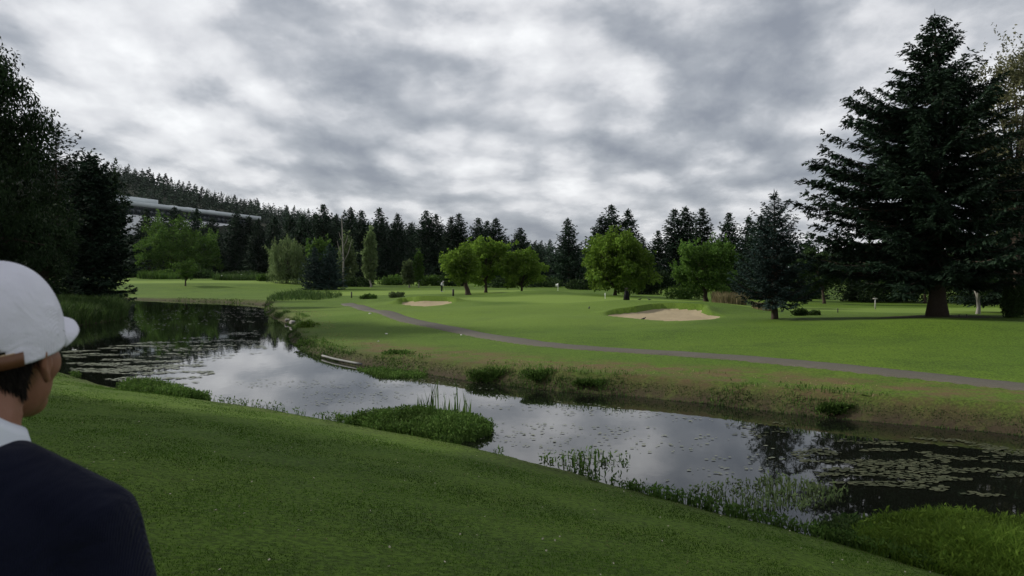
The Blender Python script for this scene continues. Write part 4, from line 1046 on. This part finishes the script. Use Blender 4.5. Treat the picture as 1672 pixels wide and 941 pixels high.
for s in (1,-1):
    e=vox('eye',[E((s*.031,.092,.078),(.0125,.0115,.0125))],simple('eye white',(.7,.68,.65),.2,.5,.05),.003,0,root)
# hair below the cap: short dark strands over a thin shell
mh_,nt,out=new_mat('short dark hair'); g_n=N(nt,'ShaderNodeNewGeometry')
principled(nt,out,mixc(nt,g_n.outputs['Random Per Island'],(.006,.005,.004),(.020,.016,.013)),.75,.12)
rng=np.random.default_rng(500); n=16000
a=rng.uniform(-2.15,2.15,n); v=rng.uniform(-.75,.35,n)   # angle from the back, height
el=v; X=np.sin(a)*np.cos(el); Y=-np.cos(a)*np.cos(el); Zs=np.sin(el)
ok=~((np.abs(a)>1.15)&(Zs<-.22-.25*(np.abs(a)-1.15)*-1))&~((np.abs(a)>1.35)&(np.abs(a)<1.85)&(Zs<.02))
X,Y,Zs=X[ok],Y[ok],Zs[ok]; n=len(X)
P0=np.stack([X*.0765,.012+Y*.0965,.10+Zs*.113],-1); nn_=np.stack([X,Y,Zs*.7],-1)
P0=P0+nn_*rng.uniform(-.001,.003,n)[:,None]
dv=np.stack([np.zeros(n),np.zeros(n),-np.ones(n)],-1)+nn_*.25+rng.normal(size=(n,3))*.2
V,Fk=kites(P0,dv,rng.uniform(.012,.022,n),.0022,rng,nn_)
Mn=np.array(Mh); V=V@Mn[:3,:3].T+Mn[:3,3]
link('hair',mesh_np('hair',V,Fk,mh_),root)
# cap: crown as a dome in the head frame with a half moon opening at the back
mcap,nt,out=new_mat('white cotton twill'); tc=N(nt,'ShaderNodeTexCoord'); OB=tc.outputs['Object']
w_=N(nt,'ShaderNodeTexWave'); w_.inputs['Scale'].default_value=260; w_.inputs['Distortion'].default_value=1; nt.links.new(OB,w_.inputs[0])
hbp=math_(nt,'ADD',math_(nt,'MULTIPLY',w_.outputs['Fac'],.12),noise(nt,OB,34,4))
principled(nt,out,mixc(nt,noise(nt,OB,18,4),(.62,.62,.70),(.72,.72,.79)),.85,.15,bump(nt,math_(nt,'ADD',hbp,math_(nt,'MULTIPLY',noise(nt,OB,11,3,.5,1.2),2.2)),.6,.006))
capz=.084
nu,nv=96,40; U=np.linspace(0,2*np.pi,nu,endpoint=False); Vv=np.linspace(0,1,nv)
def cap_pt(u,v,off=0):
    # u: angle from front (+y) ; v: 0 rim 1 top
    zr_=.140; rx,ry=.0885+off,.106+off
    e=2.35; c=(1-max(v,0)**e)**(1/e) if v<1 else 0
    seam=1+.013*abs(math.sin(3*u))**.4 if c>0 else 1
    pk=1+(.009*math.sin(4*u+8*v)+.006*math.sin(9*u-7*v+1)+.004*math.sin(17*u+11*v))*(1-v)**.5
    x=rx*math.sin(u)*c*seam*pk; y=.006+ry*math.cos(u)*c*seam*pk
    rim=.0-.012*(1-math.cos(u))*.5
    z=capz+rim+(zr_-rim+off)*v*.92
    return (x,y,z)
V=np.array([[cap_pt(u,v) for u in U] for v in Vv[:-1]]).reshape(-1,3); top=np.array([cap_pt(0,1)]); 
Fl=[];Ft=[]
for j in range(nv-2):
    for i in range(nu):
        u=U[i]+np.pi/nu; b=abs((u-np.pi+np.pi)%(2*np.pi)-np.pi) if False else abs(u-np.pi)
        v=(Vv[j]+Vv[j+1])/2
        if v<.0+.36*math.sqrt(max(0,1-(b/.86)**2)) and b<.86: continue
        Fl.append([j*nu+i,j*nu+(i+1)%nu,(j+1)*nu+(i+1)%nu,(j+1)*nu+i])
for i in range(nu): Ft.append([(nv-2)*nu+i,(nv-2)*nu+(i+1)%nu,(nv-1)*nu])
V=np.concatenate([V,top]); V=V@Mn[:3,:3].T+Mn[:3,3]
cap=link('cap',mesh_np('cap',V,[np.array(Fl),np.array(Ft)],mcap,True),root)
so=cap.modifiers.new('thickness','SOLIDIFY'); so.thickness=.003
def to_head(V): return np.asarray(V)@Mn[:3,:3].T+Mn[:3,3]
# seams
A=Acc()
for k_ in range(6):
    u=k_*np.pi/3; vs=np.linspace(.02 if k_!=3 else .40,.985,18); A.add(*tube([to_head(np.array([cap_pt(u,v,.0012)]))[0] for v in vs],.0019,5))
link('seam',A.mesh('seam',simple('cap stitching',(.48,.48,.55),.9,.1,.15,80),True),cap)
A=Acc(); V_,F_=lathe([(0,.006),(.006,.005),(.009,.001),(.009,-.003)],14); A.add(to_head(V_+np.array(cap_pt(0,1))),F_); link('button',A.mesh('button',mcap,True),cap)
me_=simple('eyelet thread',(.5,.5,.56),.8,.1,.1)
for k_ in range(6):
    u=k_*np.pi/3+np.pi/6; c_=np.array(cap_pt(u,.74,.001)); t1=np.array(cap_pt(u+.02,.74,.001))-c_; t2=np.array(cap_pt(u,.76,.001))-c_; t1/=np.linalg.norm(t1); t2/=np.linalg.norm(t2)
    A=Acc(); A.add(*tube([to_head(c_+.0036*(math.cos(q)*t1+math.sin(q)*t2)) for q in np.linspace(0,6.283,15)],.0013,5,False)); link('eyelet',A.mesh('eyelet',me_,True),cap)
# brim
nb1,nb2=28,8; W=[]
for i in range(nb1+1):
    u=(-1+2*i/nb1)*1.12
    for j in range(nb2+1):
        s=j/nb2; x0,y0,z0=cap_pt(u,.13); L=.070*math.sqrt(max(0,1-(u/1.13)**2))
        x=x0*(1-.05*s*abs(u)); y=y0+L*s*1.0; z=z0-.002-.006*s*s-.022*(abs(x)/.085)**2*(.3+.7*s)
        W.append((x,y,z))
W=to_head(np.array(W)); ii=np.arange((nb1+1)*(nb2+1)).reshape(nb1+1,nb2+1); Fb=np.stack([ii[:-1,:-1],ii[1:,:-1],ii[1:,1:],ii[:-1,1:]],-1).reshape(-1,4)
br=link('brim',mesh_np('brim',W,Fb,mcap,True),cap); so=br.modifiers.new('thickness','SOLIDIFY'); so.thickness=.005; so.offset=0
def strap(name,u0,u1,v0,v1,mat,off):
    n=20; us=np.linspace(u0,u1,n); V_=np.array([cap_pt(u,v,off) for u in us for v in (v0,v1)]); Fs=np.array([[2*i,2*i+2,2*i+3,2*i+1] for i in range(n-1)])
    o=link(name,mesh_np(name,to_head(V_),Fs,mat,True),cap); s_=o.modifiers.new('thickness','SOLIDIFY'); s_.thickness=.003; return o
strap('strap',np.pi-.90,np.pi+.90,.0,.15,simple('tan webbing',(.42,.33,.20),.8,.2,.15,60),.0005)
strap('leather_tab',np.pi-1.0,np.pi-.68,.0,.14,simple('brown leather',(.12,.05,.022),.5,.4,.2,30),.0040)
strap('buckle',np.pi-.68,np.pi-.56,.0,.14,simple('brass',(.55,.42,.2),.35,.5,.1,30,Metallic=.9),.0050)
# sweater
mnav,nt,out=new_mat('navy knit'); tc=N(nt,'ShaderNodeTexCoord'); OB=tc.outputs['Object']
w_=N(nt,'ShaderNodeTexWave'); w_.inputs['Scale'].default_value=110; w_.inputs['Distortion'].default_value=2; nt.links.new(OB,w_.inputs[0])
principled(nt,out,mixc(nt,noise(nt,OB,20,4),(.004,.005,.014),(.008,.010,.023)),.95,.1,bump(nt,math_(nt,'ADD',w_.outputs['Fac'],math_(nt,'MULTIPLY',noise(nt,OB,7,3,.5,1.5),14)),.45,.008),**{'Sheen Weight':.04})
sw=[('c',[(0,-.008,1.472),(0,-.02,1.42)],[.086,.10]),('c',[(-.06,-.02,1.435),(-.178,-.015,1.385)],[.09,.078]),('c',[(.06,-.02,1.435),(.178,-.015,1.385)],[.09,.078]),
    ('e',(0,0,1.26),(.195,.145,.22),(0,0,0)),('e',(0,0,1.08),(.185,.14,.16),(0,0,0)),('c',[(-.07,0,.96),(.07,0,.96)],[.13,.13]),('e',(.07,-.065,1.34),(.1,.075,.13),(0,0,0)),('e',(-.07,-.065,1.34),(.1,.075,.13),(0,0,0))]
for s in (1,-1): sw+=[('c',[(s*.178,-.012,1.385),(s*.230,-.025,1.24),(s*.258,-.03,1.12),(s*.258,.045,.90)],[.077,.066,.060,.045])]
vox('sweater',sw,mnav,.010,5,root)
# shirt collar: a folded band round the neck
mco=simple('white shirt cotton',(.62,.65,.72),.8,.15,.06,20)
nu=64; rows=[(.064,1.47,.0),(.0655,1.515,.0),(.067,1.556,.0),(.0705,1.562,.0),(.075,1.545,.0),(.082,1.510,.0),(.087,1.480,.0)]
V=[];Fl=[]
for i in range(nu):
    u=.35+ (2*np.pi-.7)*i/(nu-1)      # opens at the front
    for r,z,_ in rows:
        back=.5-.5*math.cos(u); x=r*math.sin(u); y=.004+r*1.08*math.cos(u)
        V.append((x,y,z+.018-.085*(1-back)-.004*math.sin(4*u)))
k_=len(rows)
for i in range(nu-1):
    for j in range(k_-1): Fl.append([i*k_+j,(i+1)*k_+j,(i+1)*k_+j+1,i*k_+j+1])
co=link('shirt_collar',mesh_np('shirt_collar',np.array(V),np.array(Fl),mco,True),root); so=co.modifiers.new('thickness','SOLIDIFY'); so.thickness=.0025
vox('trousers',[('c',[(-.07,0,.96),(.07,0,.96)],[.118,.118])]+[('c',[(s*.095,0,.94),(s*.10,.01,.52),(s*.10,-.02,.06)],[.112,.085,.075]) for s in (1,-1)],simple('grey trousers',(.09,.085,.08),.85,.1,.15),.014,4,root)
for s in (1,-1): vox('shoe',[('c',[(s*.10,-.04,.055),(s*.117,.15,.04)],[.055,.042])],simple('dark shoe',(.04,.035,.03),.5,.4,.2),.010,2,root)
root.location.z=gz_man
# ------------------------------------------------------------------ air
hm=bpy.data.materials.new('haze'); hm.use_nodes=True; nt=hm.node_tree; nt.nodes.clear(); ho=N(nt,'ShaderNodeOutputMaterial'); pv=N(nt,'ShaderNodeVolumePrincipled')
pv.inputs['Color'].default_value=(.86,.92,1,1); pv.inputs['Density'].default_value=.000018; nt.links.new(pv.outputs[0],ho.inputs['Volume'])
V_,F_=box((-1500,-80,-2.2),(1500,1500,190)); tag(link('haze',mesh_np('haze',V_,F_,hm)),kind='stuff')
# ------------------------------------------------------------------ sky, sun, camera
SUN_AZ,SUN_EL=-R(72),R(28)       # azimuth from +y toward +x, elevation
w=bpy.data.worlds.new('World'); SC.world=w; w.use_nodes=True; nt=w.node_tree; nt.nodes.clear()
wo=N(nt,'ShaderNodeOutputWorld'); bg=N(nt,'ShaderNodeBackground'); bg.inputs[1].default_value=.1; nt.links.new(bg.outputs[0],wo.inputs[0])
sky=N(nt,'ShaderNodeTexSky'); sky.sky_type='NISHITA'; sky.sun_disc=False; sky.sun_elevation=SUN_EL; sky.sun_rotation=SUN_AZ
tc=N(nt,'ShaderNodeTexCoord'); sep=N(nt,'ShaderNodeSeparateXYZ'); nt.links.new(tc.outputs['Generated'],sep.inputs[0])
zc=math_(nt,'ADD',math_(nt,'MAXIMUM',sep.outputs[2],0.0),.24)
cp=N(nt,'ShaderNodeCombineXYZ'); nt.links.new(math_(nt,'DIVIDE',sep.outputs[0],zc),cp.inputs[0]); nt.links.new(math_(nt,'DIVIDE',sep.outputs[1],zc),cp.inputs[1])
def cl(off,scale,det,dist=.6):
    m=N(nt,'ShaderNodeMapping'); m.inputs['Location'].default_value=off; m.inputs['Scale'].default_value=(1,.72,1); nt.links.new(cp.outputs[0],m.inputs[0]); return noise(nt,m.outputs[0],scale,det,.5,dist)
O=(3.7,1.2,0)
def cloud_h(off):
    m=N(nt,'ShaderNodeMapping'); m.inputs['Scale'].default_value=(1,.72,1); m.inputs['Location'].default_value=(O[0]+off[0],O[1]+off[1],0); nt.links.new(cp.outputs[0],m.inputs[0]); P=m.outputs[0]
    wn=N(nt,'ShaderNodeTexNoise'); wn.inputs['Scale'].default_value=3.4; wn.inputs['Detail'].default_value=8; wn.inputs['Roughness'].default_value=.62; nt.links.new(P,wn.inputs['Vector'])
    wv=N(nt,'ShaderNodeVectorMath',operation='MULTIPLY_ADD'); nt.links.new(wn.outputs['Color'],wv.inputs[0]); wv.inputs[1].default_value=(.30,.30,0); nt.links.new(P,wv.inputs[2])
    def vor(sc):
        v=N(nt,'ShaderNodeTexVoronoi',feature='SMOOTH_F1',voronoi_dimensions='2D'); v.inputs['Scale'].default_value=sc; v.inputs['Smoothness'].default_value=.28; nt.links.new(wv.outputs[0],v.inputs['Vector']); return v.outputs['Distance']
    bg_=noise(nt,P,1.25,9,.56,.2)
    h=math_(nt,'ADD',math_(nt,'MULTIPLY',bg_,1.15),math_(nt,'MULTIPLY',vor(2.4),-.30))
    return math_(nt,'ADD',h,math_(nt,'MULTIPLY',vor(6.0),-.17)),bg_
h0,b0=cloud_h((0,0)); h1,b1=cloud_h((.05,-.075))
relief=math_(nt,'MULTIPLY',math_(nt,'SUBTRACT',h1,h0),1.75)
val=math_(nt,'ADD',math_(nt,'ADD',h0,relief),.125)
# brighter patch where the sun sits behind the cloud
sd_=Vector((math.sin(SUN_AZ)*math.cos(SUN_EL),math.cos(SUN_AZ)*math.cos(SUN_EL),math.sin(SUN_EL)))
dt=N(nt,'ShaderNodeVectorMath',operation='DOT_PRODUCT'); nt.links.new(tc.outputs['Generated'],dt.inputs[0]); dt.inputs[1].default_value=(-.42,.85,.33)
glow=math_(nt,'MULTIPLY',math_(nt,'POWER',math_(nt,'MAXIMUM',dt.outputs['Value'],0.),14),.12)
def lobe(d,p,a):
    q=N(nt,'ShaderNodeVectorMath',operation='DOT_PRODUCT'); nt.links.new(tc.outputs['Generated'],q.inputs[0]); q.inputs[1].default_value=Vector(d).normalized()
    return math_(nt,'MULTIPLY',math_(nt,'POWER',math_(nt,'MAXIMUM',q.outputs['Value'],0.),p),a)
val=math_(nt,'ADD',val,glow)
for d_,p_,a_ in (((-.15,1,.15),60,-.10),((-.55,1,.22),90,-.05),((.12,1,.27),90,.05),((.45,1,.12),60,-.04)): val=math_(nt,'ADD',val,lobe(d_,p_,a_))
colr=ramp(nt,val,[(.18,(.26,.285,.335)),(.36,(.375,.40,.445)),(.48,(.51,.53,.57)),(.60,(.69,.70,.73)),(.84,(.93,.94,.955))])
sc10=mixc(nt,1.,colr,(10,10,10),'MULTIPLY')
n_=nt.nodes[-1]; n_.clamp_result=False
fin=mixc(nt,.94,sky.outputs[0],sc10)
nt.links.new(fin,bg.inputs[0])
sl=bpy.data.lights.new('sun','SUN'); sl.energy=4.6; sl.angle=R(4); sl.color=(1,.95,.86); so_=bpy.data.objects.new('sun',sl); C.objects.link(so_)
so_.rotation_euler=(-sd_).to_track_quat('-Z','Y').to_euler()
cam=bpy.data.cameras.new('camera'); co_=bpy.data.objects.new('camera',cam); C.objects.link(co_); SC.camera=co_
co_.location=(0,0,H); co_.rotation_euler=(R(90),0,0)
cam.sensor_width=36; cam.lens=36*F/1672; cam.shift_y=-(470.5-HY)/1672; cam.clip_start=.05; cam.clip_end=8000
cam.dof.use_dof=True; cam.dof.focus_distance=30; cam.dof.aperture_fstop=9
SC.view_settings.view_transform='Standard'; SC.view_settings.look='None'; SC.view_settings.gamma=1; SC.view_settings.exposure=.1
SC.view_settings.use_curve_mapping=False
